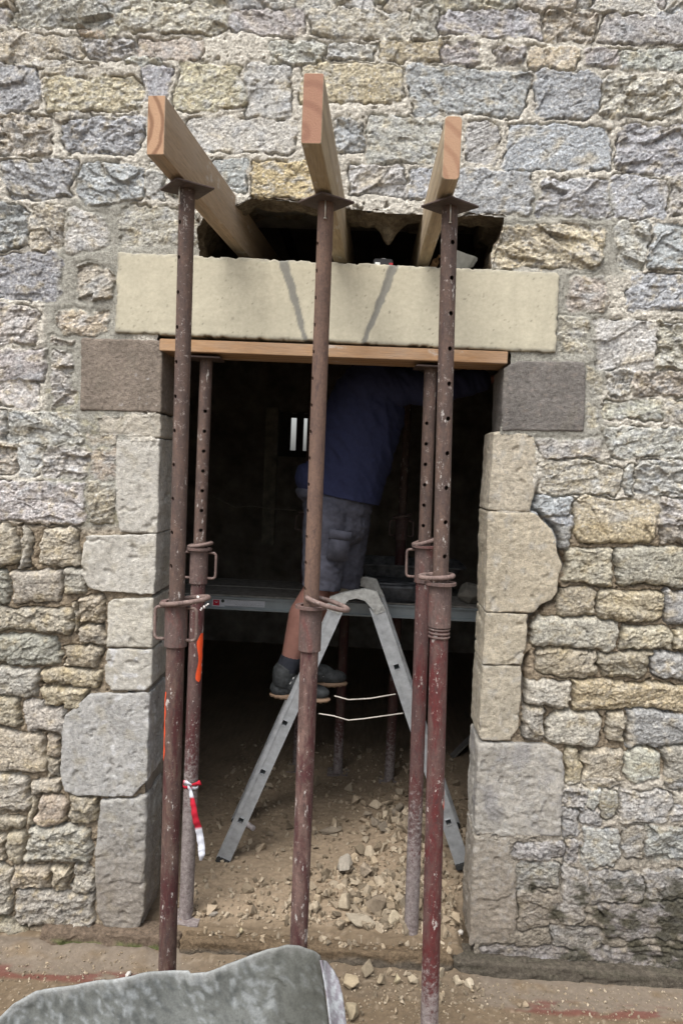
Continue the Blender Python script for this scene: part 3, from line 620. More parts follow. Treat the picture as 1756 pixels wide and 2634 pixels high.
ledge('foundation_ledge', -1.22, -.665, -.065, .06, -.285, -.195, c_left, 'reddish mossy stone ledge at the wall foot left of the doorstep', 41)
ledge('foundation_ledge', .405, 3.0, -.075, .06, -.30, -.205, c_right, 'dark stained stone ledge at the wall foot right of the doorstep', 51)

# ------------------------------------------------------------------ rubble stones
def chunk(bm, c, s, rot, seed, npt=15):
    r = random.Random(seed); vs = []
    for _ in range(npt):
        v = Vector((r.gauss(0, 1), r.gauss(0, 1), r.gauss(0, 1))).normalized()*r.uniform(.8, 1.0)
        v = Vector((v.x*s[0], v.y*s[1], v.z*s[2])); v.rotate(rot); vs.append(bm.verts.new(Vector(c)+v))
    h = bmesh.ops.convex_hull(bm, input=vs)
    bmesh.ops.delete(bm, geom=[g for g in h['geom_interior'] if isinstance(g, bmesh.types.BMVert) and g.is_valid], context='VERTS')
from mathutils import Euler
def rock(pos, s, label, group=None, col=(.50, .42, .30), seed=0, rot=None, name='rubble_stone', npt=12, det=True):
    bm = bmesh.new(); r = random.Random(seed+100)
    chunk(bm, (0, 0, 0), s, rot or Euler((r.uniform(-.4, .4), r.uniform(-.4, .4), r.uniform(0, 3))), seed, npt)
    bmesh.ops.bevel(bm, geom=list(bm.edges), offset=min(s)*.06, segments=1, affect='EDGES', profile=.5)
    if det:
        bmesh.ops.triangulate(bm, faces=bm.faces); bmesh.ops.subdivide_edges(bm, edges=bm.edges, cuts=2, use_grid_fill=True)
        for v in bm.verts: v.co += v.co.normalized()*min(s)*.13*mnoise.fractal(v.co*(.9/min(s))+Vector((seed, 0, 0)), 1, 2, 3)
    o = bm_obj(name, bm, M_rock); o.location = pos; co = get_co(o)
    c = np.array(col)*.70*(1+.12*r.uniform(-1, 1))*(1+.2*fbm(co[:, 0]/.03+seed, (co[:, 1]+co[:, 2])/.03, 3, 5))[:, None]
    set_colors(o, np.clip(c, .03, .75)); return tag(o, label, 'stone', group)
GT = -.185
def gz(x, y): return float(ground_h(np.array([x]), np.array([y]))[0])
def on_ground(dx, dy, zz=-.25):
    p = DZ(dx, dy, zz); 
    for _ in range(4):
        g = max(gz(p.x, p.y), -.187 if (-.08 < p.y < .04 and -.66 < p.x < .4) else -1); p = DZ(dx, dy, g)
    return p
def rk(dx, dy, wpx, hpx, label, group=None, col=(.50, .42, .30), seed=0, flat=1., rot=None):
    """dx, dy: foot of the stone in the overview photo; wpx, hpx its size there"""
    p = on_ground(dx, dy); m = (p.y-CAM[1])*K/FPX; sx = wpx*m/2; sz = hpx*m/2*flat
    q = p+Vector((0, sz*.3, sz*.72)); return rock(q, (sx, min(sx, sz*1.6)*.85, sz), label, group, col, seed, rot)
GR = 'broken limestone pieces scattered at the doorway'
rk(822, 2128, 108, 34, 'long flat grey slab tilted on the doorstep, largest of the debris there', GR, (.44, .38, .29), 1, 1, Euler((0, .22, 0)))
rk(861, 2102, 56, 72, 'rounded brown upright stone in the middle of the doorstep', GR, (.37, .30, .22), 2, 1, Euler((0, 0, 0)))
rk(903, 2122, 44, 40, 'cream pointed stone between the rounded upright stone and the cement caked prop foot', GR, (.56, .48, .35), 3)
rk(789, 2090, 52, 52, 'cream triangular stone standing behind the flat grey slab', GR, (.57, .48, .35), 4)
rk(789, 2012, 46, 62, 'tall grey wedge of stone leaning in the rubble inside the door', GR, (.40, .36, .30), 5)
rk(838, 2018, 36, 50, 'brownish upright stone right of the tall grey wedge', GR, (.40, .33, .25), 6)
rk(722, 2100, 30, 42, 'pale stone half hidden behind the foot of the central prop', GR, (.50, .42, .31), 7)
rk(756, 1916, 72, 24, 'flat oval slab of stone on the dirt right of the central prop', GR, (.30, .25, .19), 8, 1, Euler((0, -.12, 0)))
rk(782, 2138, 34, 36, 'brown lump in front of the left end of the flat grey slab', GR, (.44, .36, .26), 9)
rk(728, 2190, 34, 76, 'upright cream wedge behind the peak of the grey sheet', GR, (.52, .45, .33), 10)
rk(1056, 2148, 18, 18, 'small bright white chip at the foot of the right jamb', GR, (.72, .68, .62), 11)
rk(805, 2268, 60, 36, 'tan slab lying beside the speckled edge of the grey sheet', GR, (.50, .41, .28), 12)
rk(808, 2345, 52, 52, 'large tan stone at the bottom edge right of the grey sheet', GR, (.50, .42, .29), 13)
rk(786, 2222, 38, 34, 'yellowish stone at the back of the heap right of the grey sheet', GR, (.48, .41, .28), 14)
rk(819, 2222, 34, 36, 'pinkish grey stone at the back of the heap right of the grey sheet', GR, (.50, .44, .38), 15)
rk(842, 2248, 42, 50, 'brown upright stone at the right end of the heap below the doorstep', GR, (.42, .35, .25), 16)
rk(878, 2262, 40, 30, 'low brown stone third from the right outer prop along the pavement', GR, (.45, .37, .26), 17)
rk(912, 2262, 28, 36, 'thin pointed cream stone second from the right outer prop along the pavement', GR, (.55, .47, .32), 18)
rk(948, 2262, 36, 24, 'low cream stone touching the left side of the right outer prop', GR, (.52, .44, .32), 19)
rk(1012, 2252, 22, 38, 'upright cream stone just right of the right outer prop', GR, (.54, .46, .34), 20)
rk(1050, 2262, 34, 26, 'rounded cream stone in the pair right of the right outer prop', GR, (.53, .45, .33), 21)
rk(1076, 2268, 32, 24, 'pale angular stone at the right end of the pair right of the right outer prop', GR, (.58, .50, .38), 22)
rk(294, 2243, 20, 14, 'small white chip on the pavement above the grey sheet', GR, (.74, .71, .66), 23)
rk(845, 1880, 26, 26, 'roundish stone topping the heap inside the doorway', GR, (.31, .26, .20), 24)
rk(860, 1898, 46, 26, 'blocky stone at the left of the heap inside the doorway', GR, (.31, .26, .20), 25)
rk(902, 1880, 30, 30, 'squarish stone right of centre in the heap inside the doorway', GR, (.32, .27, .21), 26)
rk(918, 1868, 34, 32, 'largest stone at the back of the heap inside the doorway', GR, (.31, .26, .20), 27)
rk(880, 1912, 54, 24, 'long stone low in the front of the heap inside the doorway', GR, (.32, .27, .21), 28)
rk(490, 2104, 34, 14, 'flat grey stone beside the foot of the left inner prop', GR, (.44, .40, .34), 29)
rk(553, 2146, 20, 20, 'yellow chip on the doorstep between the left and central props', GR, (.50, .43, .28), 30)
rk(718, 1918, 22, 26, 'tan stone leaning against the central prop inside', GR, (.40, .33, .24), 31)
# uncountable small rubble and grit
def grit(name, n, region, smin, smax, cols, seed, pw=3.2):
    r = random.Random(seed); bm = bmesh.new(); cl = []
    tmpl = []
    for k in range(12):
        b = bmesh.new(); chunk(b, (0, 0, 0), (1, .85, .65), Euler((0, 0, 0)), seed*50+k, 10)
        b.verts.index_update(); tmpl.append(([v.co.copy() for v in b.verts], [[v.index for v in f.verts] for f in b.faces])); b.free()
    V, F = [], []
    for _ in range(n):
        x, y = region(r)
        s = smin+(smax-smin)*r.random()**pw
        z = gz(x, y)
        if -.08 < y < .04 and -.66 < x < .4: z = -.188
        e = Euler((r.uniform(0, 6), r.uniform(0, 6), r.uniform(0, 6))).to_matrix(); tv, tf = tmpl[r.randrange(12)]; b0 = len(V)
        c = r.choice(cols); j = r.uniform(.75, 1.2)
        for v in tv: q = e @ (v*s); V.append((x+q.x, y+q.y, z+s*.35+q.z)); cl.append((c[0]*j, c[1]*j, c[2]*j))
        F += [[b0+i for i in f] for f in tf]
    o = mesh_obj(name, V, F, M_rock); set_colors(o, np.array(cl)); return tag(o, kind='stuff')
TAN = [(.31, .25, .175), (.25, .20, .14), (.37, .31, .23), (.22, .18, .13)]
DRK = [(.31, .25, .18), (.23, .185, .13), (.37, .31, .23)]
def r_in(r):
    y = .06+1.9*r.random()**1.5
    return (r.uniform(-.75, .62), y)
def r_heap(r): return (r.gauss(.33, .13), r.gauss(.80, .20))
def r_mid(r): return (min(.43, r.gauss(.16, .17)), abs(r.gauss(.20, .13))+.04)
def r_step(r): return (r.uniform(-.60, .40), r.uniform(-.06, .09))
def r_pav(r): return (r.uniform(-1.4, 1.4), -.09-abs(r.gauss(0, .3)))
def r_pav2(r): return (r.gauss(.25, .22), -.10-abs(r.gauss(0, .10)))
def r_foot(r): return (r.uniform(-1.35, -.68), r.uniform(-.07, -.02))
tag(grit('rubble', 2600, r_in, .004, .020, DRK, 1)); grit('rubble', 380, r_heap, .013, .046, DRK, 2, 1.8); grit('rubble', 620, r_mid, .008, .040, TAN, 3, 2.4)
grit('rubble', 90, r_in, .014, .045, DRK, 9, 1.5); grit('rubble', 420, r_step, .004, .020, TAN, 4); grit('gravel', 3200, r_pav, .0022, .009, TAN, 5); grit('rubble', 160, r_pav2, .005, .022, TAN, 6)

# ------------------------------------------------------------------ steel props
M_hole = plain('shadowed bore', (.03, .02, .02))
RU1 = rust_mat('rusty tube brown', (.072, .050, .043), (.115, .074, .058), None, .5, .585, splash=.615)
RU2 = rust_mat('rusty tube ochre', (0.108, 0.068, 0.053), (0.144, 0.090, 0.066), None, .5, .68)
RL1 = rust_mat('worn maroon tube', (0.080, 0.048, 0.042), (0.124, 0.080, 0.064), (.060, .019, .019), .46, .60, None, .25, .605)
RL2 = rust_mat('worn maroon tube central', (0.088, 0.053, 0.046), (.16, .10, .085), (.066, .023, .024), .46, .60, None, .35, .605)
RL3 = rust_mat('worn red tube cement foot', (0.084, 0.048, 0.044), (0.120, 0.068, 0.060), (.088, .019, .019), .50, .60, .06, .22, .61)
RL4 = rust_mat('worn red tube inner right', (0.080, 0.044, 0.042), (0.112, 0.060, 0.054), (.088, .019, .019), .48, .60, .32, .4, .61)
RL5 = rust_mat('worn maroon tube inner left', (0.080, 0.048, 0.045), (0.112, 0.068, 0.060), (.068, .020, .021), .45, .60, .50, .38, .61)
RS1 = rust_mat('rusty sleeve', (0.092, 0.064, 0.059), (0.132, 0.088, 0.076), (.12, .05, .045), .42, .60)
RW = rust_mat('rusty rod', (0.136, 0.096, 0.084), (0.192, 0.136, 0.120), None, .5, .58)
M_orange = plain('orange spray paint', (.75, .085, .022), .6, 0, .08, 60, .1)
M_plate = rust_mat('head plate steel', (.055, .04, .037), (.085, .06, .05), None, .5, .75, splash=.8)
M_nail = plain('bright nail', (.62, .60, .55), .4, .6, .1)

def hollow(zlo, zhi, ax, r, t, seg=40):
    """tube along ax(z) -> list of points"""
    bm = bmesh.new(); R_ = []
    for rr in (r, r-t):
        for z in (zlo, zhi):
            c = ax(z); R_.append([bm.verts.new((c.x+rr*math.cos(k*2*math.pi/seg), c.y+rr*math.sin(k*2*math.pi/seg), z)) for k in range(seg)])
    for k in range(seg):
        j = (k+1) % seg
        bm.faces.new((R_[0][k], R_[0][j], R_[1][j], R_[1][k])); bm.faces.new((R_[2][j], R_[2][k], R_[3][k], R_[3][j]))
        bm.faces.new((R_[1][k], R_[1][j], R_[3][j], R_[3][k])); bm.faces.new((R_[0][j], R_[0][k], R_[2][k], R_[2][j]))
    return bm
def prop(label, top, bot, zs, hz, hstep, hdir, mats, handle=(1,), plate=True, loop=None, ringz=None, thread=False, nail=None, platerot=.1, group=None, plate_bot=True, ri=.0243, ro=.0285, rs=.0355, detail=True):
    """zs: (sleeve bottom, sleeve top)"""
    top, bot = Vector(top), Vector(bot)
    root = tag(empty('steel_prop', bot), label, 'prop', group)
    def ax(z): return bot.lerp(top, (z-bot.z)/(top.z-bot.z))
    s0, s1 = zs
    # inner tube with pin holes
    o = bm_obj('inner_tube', hollow(s0+.02, top.z-.006, ax, ri, .004), mats[0], root)
    if detail and hz:
        bm = bmesh.new(); z = hz
        while z > s1+.03:
            c = ax(z); d = Vector((math.cos(hdir), math.sin(hdir), 0)); add_tube(bm, [c-d*.06, c+d*.06], .0072, 14); z -= hstep
        cut = bm_obj('cutter', bm, M_hole)
        bo = o.modifiers.new('b', 'BOOLEAN'); bo.object = cut; bo.operation = 'DIFFERENCE'; bo.solver = 'EXACT'
        n0 = len(o.data.polygons); bake_mods(o); bpy.data.objects.remove(cut)
    smooth_by_angle(o, 40)
    o = bm_obj('outer_tube', hollow(bot.z+.006, s0+.03, ax, ro, .004), mats[1], root); smooth_by_angle(o, 40)
    # sleeve with flange rings
    bm = hollow(s0, s1, ax, rs, .006); o = bm_obj('sleeve', bm, mats[2], root); smooth_by_angle(o, 40)
    if detail: bv = o.modifiers.new('v', 'BEVEL'); bv.width = .002; bv.segments = 2; bv.limit_method = 'ANGLE'
    c = ax(s1); bm = hollow(s1-.002, s1+.007, ax, rs+.014, .016); o = bm_obj('flange', bm, mats[2], root); smooth_by_angle(o, 40)
    if thread:
        bm = bmesh.new()
        for zz in (s0-.006, s0-.018, s0-.03): q = ax(zz); add_tube(bm, [q+Vector((math.cos(k*math.pi/14), math.sin(k*math.pi/14), 0))*(ro+.0015) for k in range(28)], .0042, 8, closed=True)
        bm_obj('thread', bm, mats[2], root, True)
    # bent-rod handles on the sleeve
    for hd in handle:
        a = hd if isinstance(hd, float) else (0. if hd > 0 else math.pi)
        d = Vector((math.cos(a), math.sin(a), 0)); q1, q0 = ax(s1-.012)+d*(rs-.004), ax(s0+.022)+d*(rs-.004)
        e = .036; pts = [q1]+bezier(q1+d*(e-.014), q1+d*e, q1+d*e+Vector((0, 0, -.016)), 5)+bezier(q0+d*e+Vector((0, 0, .016)), q0+d*e, q0+d*(e-.014), 5)+[q0]
        bm = bmesh.new(); add_tube(bm, pts, .0052, 10); bm_obj('handle', bm, mats[3], root, True)
    # locking pin: a bent rod ring round the inner tube
    if loop:
        bm = bmesh.new(); (dx, dy, rx, ry, tilt, zoff) = loop; c = ax(s1+zoff); pts = []
        for k in range(30):
            t = -2.9+k/29*5.8; pts.append(c+Vector((dx+rx*math.cos(t), dy+ry*math.sin(t), tilt*math.cos(t))))
        add_tube(bm, pts, .0076, 12); bm_obj('locking_pin', bm, mats[3], root, True)
    if plate:
        bm = bmesh.new(); add_box(bm, (0, 0, 0), (.125, .125, .007)); bmesh.ops.bevel(bm, geom=list(bm.edges), offset=.002, segments=1, affect='EDGES')
        o = bm_obj('head_plate', bm, M_plate, root); c = ax(top.z)
        bm2 = bmesh.new(); bm2.from_mesh(o.data)
        bmesh.ops.rotate(bm2, cent=(0, 0, 0), matrix=Matrix.Rotation(platerot, 3, 'Z'), verts=bm2.verts)
        for v in bm2.verts: v.co.z += -.004*((abs(v.co.x)+abs(v.co.y))/.0884)**2; v.co += Vector((c.x, c.y, top.z-.003))
        bm2.to_mesh(o.data); bm2.free()
    if nail:
        bm = bmesh.new(); c = ax(top.z); x = c.x+nail[0]; y = c.y-nail[1]
        add_tube(bm, [(x, y, top.z+.004), (x+.001, y, top.z-.062)], .0019, 8); add_tube(bm, [(x+.001, y, top.z-.062), (x+.001, y, top.z-.0645)], .0042, 10)
        bm_obj('nail', bm, M_nail, root, True)
    if plate_bot:
        bm = bmesh.new(); add_box(bm, (bot.x, bot.y, bot.z+.003), (.12, .12, .006)); bm_obj('base_plate', bm, mats[1], root)
    root['_ax'] = 0
    return root, ax
def zpx(dy, dx, Y): return DY(dx, dy, Y).z
Yo, Yi = -.55, .06
GO = 'three outer props carrying the timber beams'; GI = 'two inner props under the timber board'
p1, ax1 = prop('left outer rusty steel prop with orange streak and a ring pin speckled white', (-.597, Yo, 2.522), (-.585, Yo, -.262), (zpx(1484, 405, Yo), zpx(1386, 405, Yo)),
     PY(470, 576, Yo).z, .1057, rad(-134), (RU1, RL1, RS1, RW), handle=(-1, rad(-8)), loop=(.028, -.006, .074, .05, .012, .012), nail=(-.017, .028), platerot=rad(37), group=GO)
p2, ax2 = prop('central outer rusty steel prop, its foot hidden by the grey sheet', (-.170, Yo, 2.494), (-.160, Yo, -.262), (zpx(1494, 717, Yo), zpx(1395, 717, Yo)),
     PY(822, 630, Yo).z, .0815, rad(-152), (RU2, RL2, RS1, RW), handle=(), loop=(.050, -.01, .066, .05, -.018, .018), nail=(.0, .028), platerot=rad(40), group=GO)
p3, ax3 = prop('right outer steel prop with worn bright red lower tube and cement caked foot', (.205, Yo, 2.493), (.2755, Yo, -.262), (zpx(1440, 1010, Yo), zpx(1341, 1010, Yo)),
     PY(1160, 628, Yo).z, .1057, rad(-66), (RU1, RL3, RS1, RW), handle=(), loop=(-.012, .012, .052, .045, .004, .022), thread=True, nail=(.0, .028), platerot=rad(41), group=GO)
p4, ax4 = prop('left inner steel prop tied with red and white tape', (-.655, Yi, 2.092), (-.667, Yi, -.178), (zpx(1340, 460, Yi), zpx(1262, 460, Yi)),
     PY(538, 1059, Yi).z, .0775, rad(-72), (RU1, RL5, RS1, RW), handle=(1, -1), loop=(.0, .012, .044, .04, .008, .018), platerot=.05, group=GI)
p5, ax5 = prop('right inner steel prop just behind the right outer one, its foot grey with cement', (.215, Yi, 2.090), (.2495, Yi, -.186), (zpx(1338, 970, Yi), zpx(1256, 970, Yi)),
     PY(1104, 1090, Yi).z, .079, rad(-112), (RU1, RL4, RS1, RW), handle=(-1,), loop=(-.004, .012, .040, .04, .012, .018), platerot=.05, group=GI)
def paint(ax, root, r, z0, z1, a0, a1, seed, hook=0):
    V, F = [], []; n, m = 40, 7
    for i in range(n):
        z = z1+(z0-z1)*i/(n-1); c = ax(z); k = i/(n-1)
        A0 = a0+.16*math.sin(k*9+seed)+(.35*(1-min(1, k*6))); A1 = a1+hook*k*k+.07*math.sin(k*23+seed)
        if k > .92: sh = ((k-.92)/.08)**2*.45*(A1-A0); A0 += sh; A1 -= sh
        for j in range(m):
            a = A0+(A1-A0)*j/(m-1); V.append((c.x+r*math.cos(a), c.y+r*math.sin(a), z))
    F = [(i*m+j, i*m+j+1, (i+1)*m+j+1, (i+1)*m+j) for i in range(n-1) for j in range(m-1)]
    return mesh_obj('paint_mark', V, F, M_orange, root, True)
paint(ax1, p1, .0291, zpx(1745, 380, Yo), zpx(1585, 380, Yo), rad(-178), rad(-140), 1)
paint(ax4, p4, .0291, zpx(1563, 455, Yi), zpx(1452, 455, Yi), rad(-62), rad(-10), 3, -.25)
paint(ax3, p3, .0291, zpx(1862, 1018, Yo), zpx(1812, 1018, Yo), rad(-22), rad(-2), 5)
# splashes of white plaster on the left ring pin
M_white = plain('white plaster splash', (.72, .69, .66), .9, 0, .1, 80)
bm = bmesh.new()
for i, (dx, dy, s) in enumerate(((455, 1372, .006), (459, 1378, .004), (450, 1385, .006), (464, 1397, .005), (469, 1394, .006), (474, 1391, .005), (478, 1388, .004), (461, 1401, .004))):
    q = DY(dx, dy, Yo-.035); chunk(bm, q, (s, s*.8, s), Euler((i, i, 0)), i+70, 12)
bm_obj('plaster_splash', bm, M_white, p1, True)

# ------------------------------------------------------------------ timber beams through the wall
def beam(label, a, b, wd, z0, z1, m_side, m_end, bev=.004, seg=2):
    a, b = Vector(a), Vector(b); L = (b-a).length; ang = math.atan2(b.y-a.y, b.x-a.x)-math.pi/2
    bm = bmesh.new(); hx, hz = wd/2, (z1-z0)/2; prof = []
    for cx, cz, a0 in ((hx-bev, hz-bev, 0), (-hx+bev, hz-bev, 90), (-hx+bev, -hz+bev, 180), (hx-bev, -hz+bev, 270)):
        for k in range(5): t = rad(a0+90*k/4); prof.append((cx+bev*math.cos(t), cz+bev*math.sin(t)))
    n = len(prof); R_ = []; e = .0015
    for yy, sc_ in ((-L/2, 1-e*2/wd), (-L/2+e, 1), (L/2-e, 1), (L/2, 1-e*2/wd)): R_.append([bm.verts.new((x*sc_, yy, z*(1-(1-sc_)*wd/(2*hz)))) for x, z in prof])
    for A_, B_ in zip(R_, R_[1:]):
        for k in range(n): bm.faces.new((A_[k], A_[(k+1) % n], B_[(k+1) % n], B_[k]))
    f = bm.faces.new(R_[0][::-1]); f.material_index = 1; f = bm.faces.new(R_[-1]); f.material_index = 1
    o = bm_obj('timber_beam', bm, [m_side, m_end]); o.location = ((a.x+b.x)/2, (a.y+b.y)/2, (z0+z1)/2); o.rotation_euler = (0, 0, ang)
    smooth_by_angle(o, 30); return tag(o, label, 'beam', 'timber beams pushed through the wall')
def wm(n, off, side1, side2, e1, e2, ring=95): return wood_mat(n+' side', side1, side2, off, ring, .55), wood_mat(n+' end', e1, e2, off, ring, 0, .06)
A, B = wm('beam left', (.10, -.02), (.33, .245, .165), (.25, .18, .115), (.40, .25, .155), (.22, .12, .07), 190)
beam('left timber beam slanting towards the middle, knotty end', (-.634, -.77), (-.50, 1.0), .050, 2.528, 2.688, A, B, .003)
A, B = wm('beam mid', (.0, .04), (.35, .28, .18), (.26, .20, .125), (.31, .17, .115), (.25, .13, .088), 120)
beam('central timber beam, longest and highest in the photo, reddish end', (-.186, -.94), (-.135, 1.0), .052, 2.500, 2.674, A, B, .005)
A, B = wm('beam right', (.12, .10), (.39, .31, .205), (.30, .235, .155), (.38, .24, .155), (.31, .18, .115), 150)
beam('right timber beam with rounded corners and a pale orange end', (.188, -.73), (.165, 1.0), .049, 2.499, 2.672, A, B, .012, 5)
# board under the lintel
A, B = wm('formwork board', (.3, .02), (.38, .225, .115), (.27, .15, .072), (.5, .3, .15), (.4, .2, .1), 110)
q0, q1 = DY(375, 783, -.012), DY(1157, 820, -.012)
bm = bmesh.new(); add_box(bm, (0, 0, 0), (.20, 1.316, .046)); bmesh.ops.bevel(bm, geom=list(bm.edges), offset=.0025, segments=2, affect='EDGES')
o = bm_obj('timber_board', bm, A); o.location = ((q0.x+q1.x)/2, .085, 2.119); o.rotation_euler = (0, 0, math.pi/2)
o.rotation_euler = (0, 0, -math.pi/2); smooth_by_angle(o, 30); tag(o, 'orange brown timber board wedged under the cream lintel', 'board')

# ------------------------------------------------------------------ red and white tape on the left inner prop
M_tape = stone_mat('plastic tape', .05, .1, .0005); 
def strip(V, F, C, pts, wds, cols, nrm=(0, -1, 0)):
    b0 = len(V); n = len(pts)
    for i, p in enumerate(pts):
        d = (Vector(pts[min(i+1, n-1)])-Vector(pts[max(i-1, 0)])).normalized(); s = d.cross(Vector(nrm)).normalized()*wds[i]/2
        p = Vector(p); V += [p-s, p+s+Vector((0, .004*math.sin(i*1.7), 0))]; C += [cols[i]]*2
    F += [(b0+2*i, b0+2*i+1, b0+2*i+3, b0+2*i+2) for i in range(n-1)]
V, F, C = [], [], []; RED, WHT = (.42, .018, .035), (.60, .62, .68)
zt = zpx(1798, 440, Yi); c = ax4(zt)
ringp = [(c.x+.0315*math.cos(t), c.y+.0315*math.sin(t), zt+.003*math.sin(3*t)-.002*t) for t in [k/24*2*math.pi for k in range(25)]]
b0 = len(V)
for i, p in enumerate(ringp): V += [Vector(p)+Vector((0, 0, .006)), Vector(p)-Vector((0, 0, .005))]; C += [RED if i % 12 < 8 else WHT]*2
F += [(b0+2*i, b0+2*i+1, b0+2*i+3, b0+2*i+2) for i in range(24)]
def dpts(L, Y): return [DY(x, y, Y) for x, y in L]
P = dpts([(430, 1800), (436, 1815), (441, 1835), (446, 1855), (450, 1880), (455, 1900), (459, 1925), (463, 1948), (464, 1962), (460, 1980)], .02)
PP, CC, WW = [], [], []
for i in range(len(P)-1):
    for k in range(4): t = (i+k/4)/(len(P)-1); PP.append(P[i].lerp(P[i+1], k/4)+Vector((0, .006*math.sin(t*12), 0))); CC.append(WHT if t < .22 else RED if t < .56 else WHT); WW.append(.006+.022*math.sin(min(1, t*1.25)*math.pi*.62) if t < .85 else .03*(1-(t-.85)*5.5))
strip(V, F, C, PP, WW, CC)
P = dpts([(440, 1803), (452, 1801), (461, 1797)], .02); strip(V, F, C, P, [.008, .016, .022], [RED]*3)
P = dpts([(440, 1803), (428, 1797), (421, 1796)], .02); strip(V, F, C, P, [.008, .012, .016], [WHT, WHT, RED])
o = mesh_obj('warning_tape', V, F, M_tape, None, True); set_colors(o, np.array(C)); s = o.modifiers.new('s', 'SOLIDIFY'); s.thickness = .0006
tag(o, 'red and white warning tape knotted round the left inner prop with a hanging tail', 'tape')

# ------------------------------------------------------------------ stepladder
M_alu = plain('dull aluminium', (.40, .42, .44), .5, .5, .22, 30, .15)
M_alud = plain('worn alloy hinge', (.40, .41, .40), .5, .6, .3, 50, .3)
M_rub = plain('black rubber', (.03, .03, .03), .8)
Yn, Yf = .46, .84
lad = tag(empty('stepladder', (-.05, .65, -.16)), 'aluminium folding stepladder with square rung holes standing open inside the doorway', 'ladder')
def stile(p0, p1, Y, wd, dep, inner, name='stile'):
    """C-channel stile between two points of plane Y with square rung sockets left open"""
    bm = bmesh.new(); p0, p1 = Vector(p0), Vector(p1); d = (p1-p0); L = d.length; d.normalize(); s = Vector((d.z, 0, -d.x))
    x0 = p0; hs = []; k = .10
    rungs = []; t = .208
    while t < L-.12: rungs.append(t); t += .25
    cuts = [0]; 
    for t in rungs: cuts += [t-.012, t+.012]
    cuts.append(L); tk = .0025
    def bx(a, b, u0, u1, y0, y1):
        c = p0+d*((a+b)/2)+s*((u0+u1)/2); R_ = Matrix((s, Vector((0, 1, 0)), d)).transposed()
        add_box(bm, (c.x, Y+(y0+y1)/2, c.z), (u1-u0, y1-y0, b-a), R_)
    h = wd/2
    bx(0, L, -h, -.012, 0, tk); bx(0, L, .012, h, 0, tk)
    for i in range(0, len(cuts), 2): bx(cuts[i], cuts[i+1], -.0121, .0121, .0002, tk-.0002)
    bx(0, L, -h-.0005, -h+tk, -.002, dep); bx(0, L, h-tk, h+.0005, -.002, dep)       # flanges
    bx(0, L, -h*.45-.002, -h*.45+.002, -.0035, .001)                                   # pressed rib
    for t in rungs:                                                                    # socket collars
        for u0, u1, a, b in ((-.016, -.012, t-.016, t+.016), (.012, .016, t-.016, t+.016), (-.0121, .0121, t-.016, t-.012), (-.0121, .0121, t+.012, t+.016)): bx(a, b, u0, u1, -.003, .004)
    bm_obj(name, bm, M_alu, lad)
    return [p0+d*t for t in rungs], d
def dl(x, y): p = DY(x, y, Yn); return p
L0, L1 = dl(512, 1976), dl(772, 1398); R0, R1 = dl(1062, 1986), dl(864, 1392)
rl = rr_ = None
for Y in (Yn, Yf):
    a, dL = stile((L0.x, 0, L0.z), (L1.x, 0, L1.z), Y, .065, .03, 1); b, dR = stile((R0.x, 0, R0.z), (R1.x, 0, R1.z), Y, .065, .03, 1)
    if Y == Yn: rl, rr_ = a, b
for pts, d in ((rl, dL), (rr_, dR)):
    for p in pts:
        bm = bmesh.new(); s = Vector((d.z, 0, -d.x))
        R_ = Matrix((s, Vector((0, 1, 0)), d)).transposed()
        for u, v, sx, sz in ((0, .0125, .026, .0016), (0, -.0125, .026, .0016), (.0125, 0, .0016, .026), (-.0125, 0, .0016, .026)):
            c = Vector(p)+s*u+d*v; add_box(bm, (c.x, (Yn+Yf)/2+.004, c.z), (sx, Yf-Yn-.012, sz), R_)
        bm_obj('rung', bm, M_alu, lad)
for Y in (Yn, Yf):                                                                       # hinge heads
    q = [DY(x, y, Yn) for x, y in ((748, 1398), (757, 1372), (786, 1362), (806, 1358), (838, 1352), (866, 1358), (874, 1378), (886, 1402), (862, 1412), (852, 1396), (838, 1380), (818, 1374), (800, 1378), (788, 1392), (778, 1412))]
    V = [(p.x, Y-.004, p.z) for p in q]+[(p.x, Y+.030, p.z) for p in q]; n = len(q)
    bm = bmesh.new(); vv = [bm.verts.new(v) for v in V]; bm.faces.new(vv[:n]); bm.faces.new(vv[n:][::-1])
    for i in range(n): bm.faces.new((vv[i], vv[n+i], vv[n+(i+1) % n], vv[(i+1) % n]))
    bmesh.ops.triangulate(bm, faces=[f for f in bm.faces if len(f.verts) > 4])
    for x, y in ((858, 1400), (874, 1396), (768, 1392)): p = DY(x, y, Yn); add_tube(bm, [(p.x, Y-.008, p.z), (p.x, Y+.002, p.z)], .006, 10)
    bm_obj('hinge', bm, M_alud, lad)
for p, d in ((L0, dL), (R0, dR)):
    for Y in (Yn, Yf):
        bm = bmesh.new(); s = Vector((d.z, 0, -d.x)); R_ = Matrix((s, Vector((0, 1, 0)), d)).transposed()
        add_box(bm, (p.x, Y+.012, p.z-.005), (.066, .042, .03), R_); bmesh.ops.bevel(bm, geom=list(bm.edges), offset=.004, segments=2, affect='EDGES'); bm_obj('foot', bm, M_rub, lad)
M_cord = plain('pale cord', (.48, .45, .40), .8)
for (pts) in ([(768, 1598), (800, 1607), (850, 1604), (908, 1594)], [(732, 1639), (765, 1644), (800, 1654), (840, 1650), (925, 1638)]):
    bm = bmesh.new(); add_tube(bm, [DY(x, y, Yn+.02) for x, y in pts], .003, 8); bm_obj('spreader_cord', bm, M_cord, lad, True)

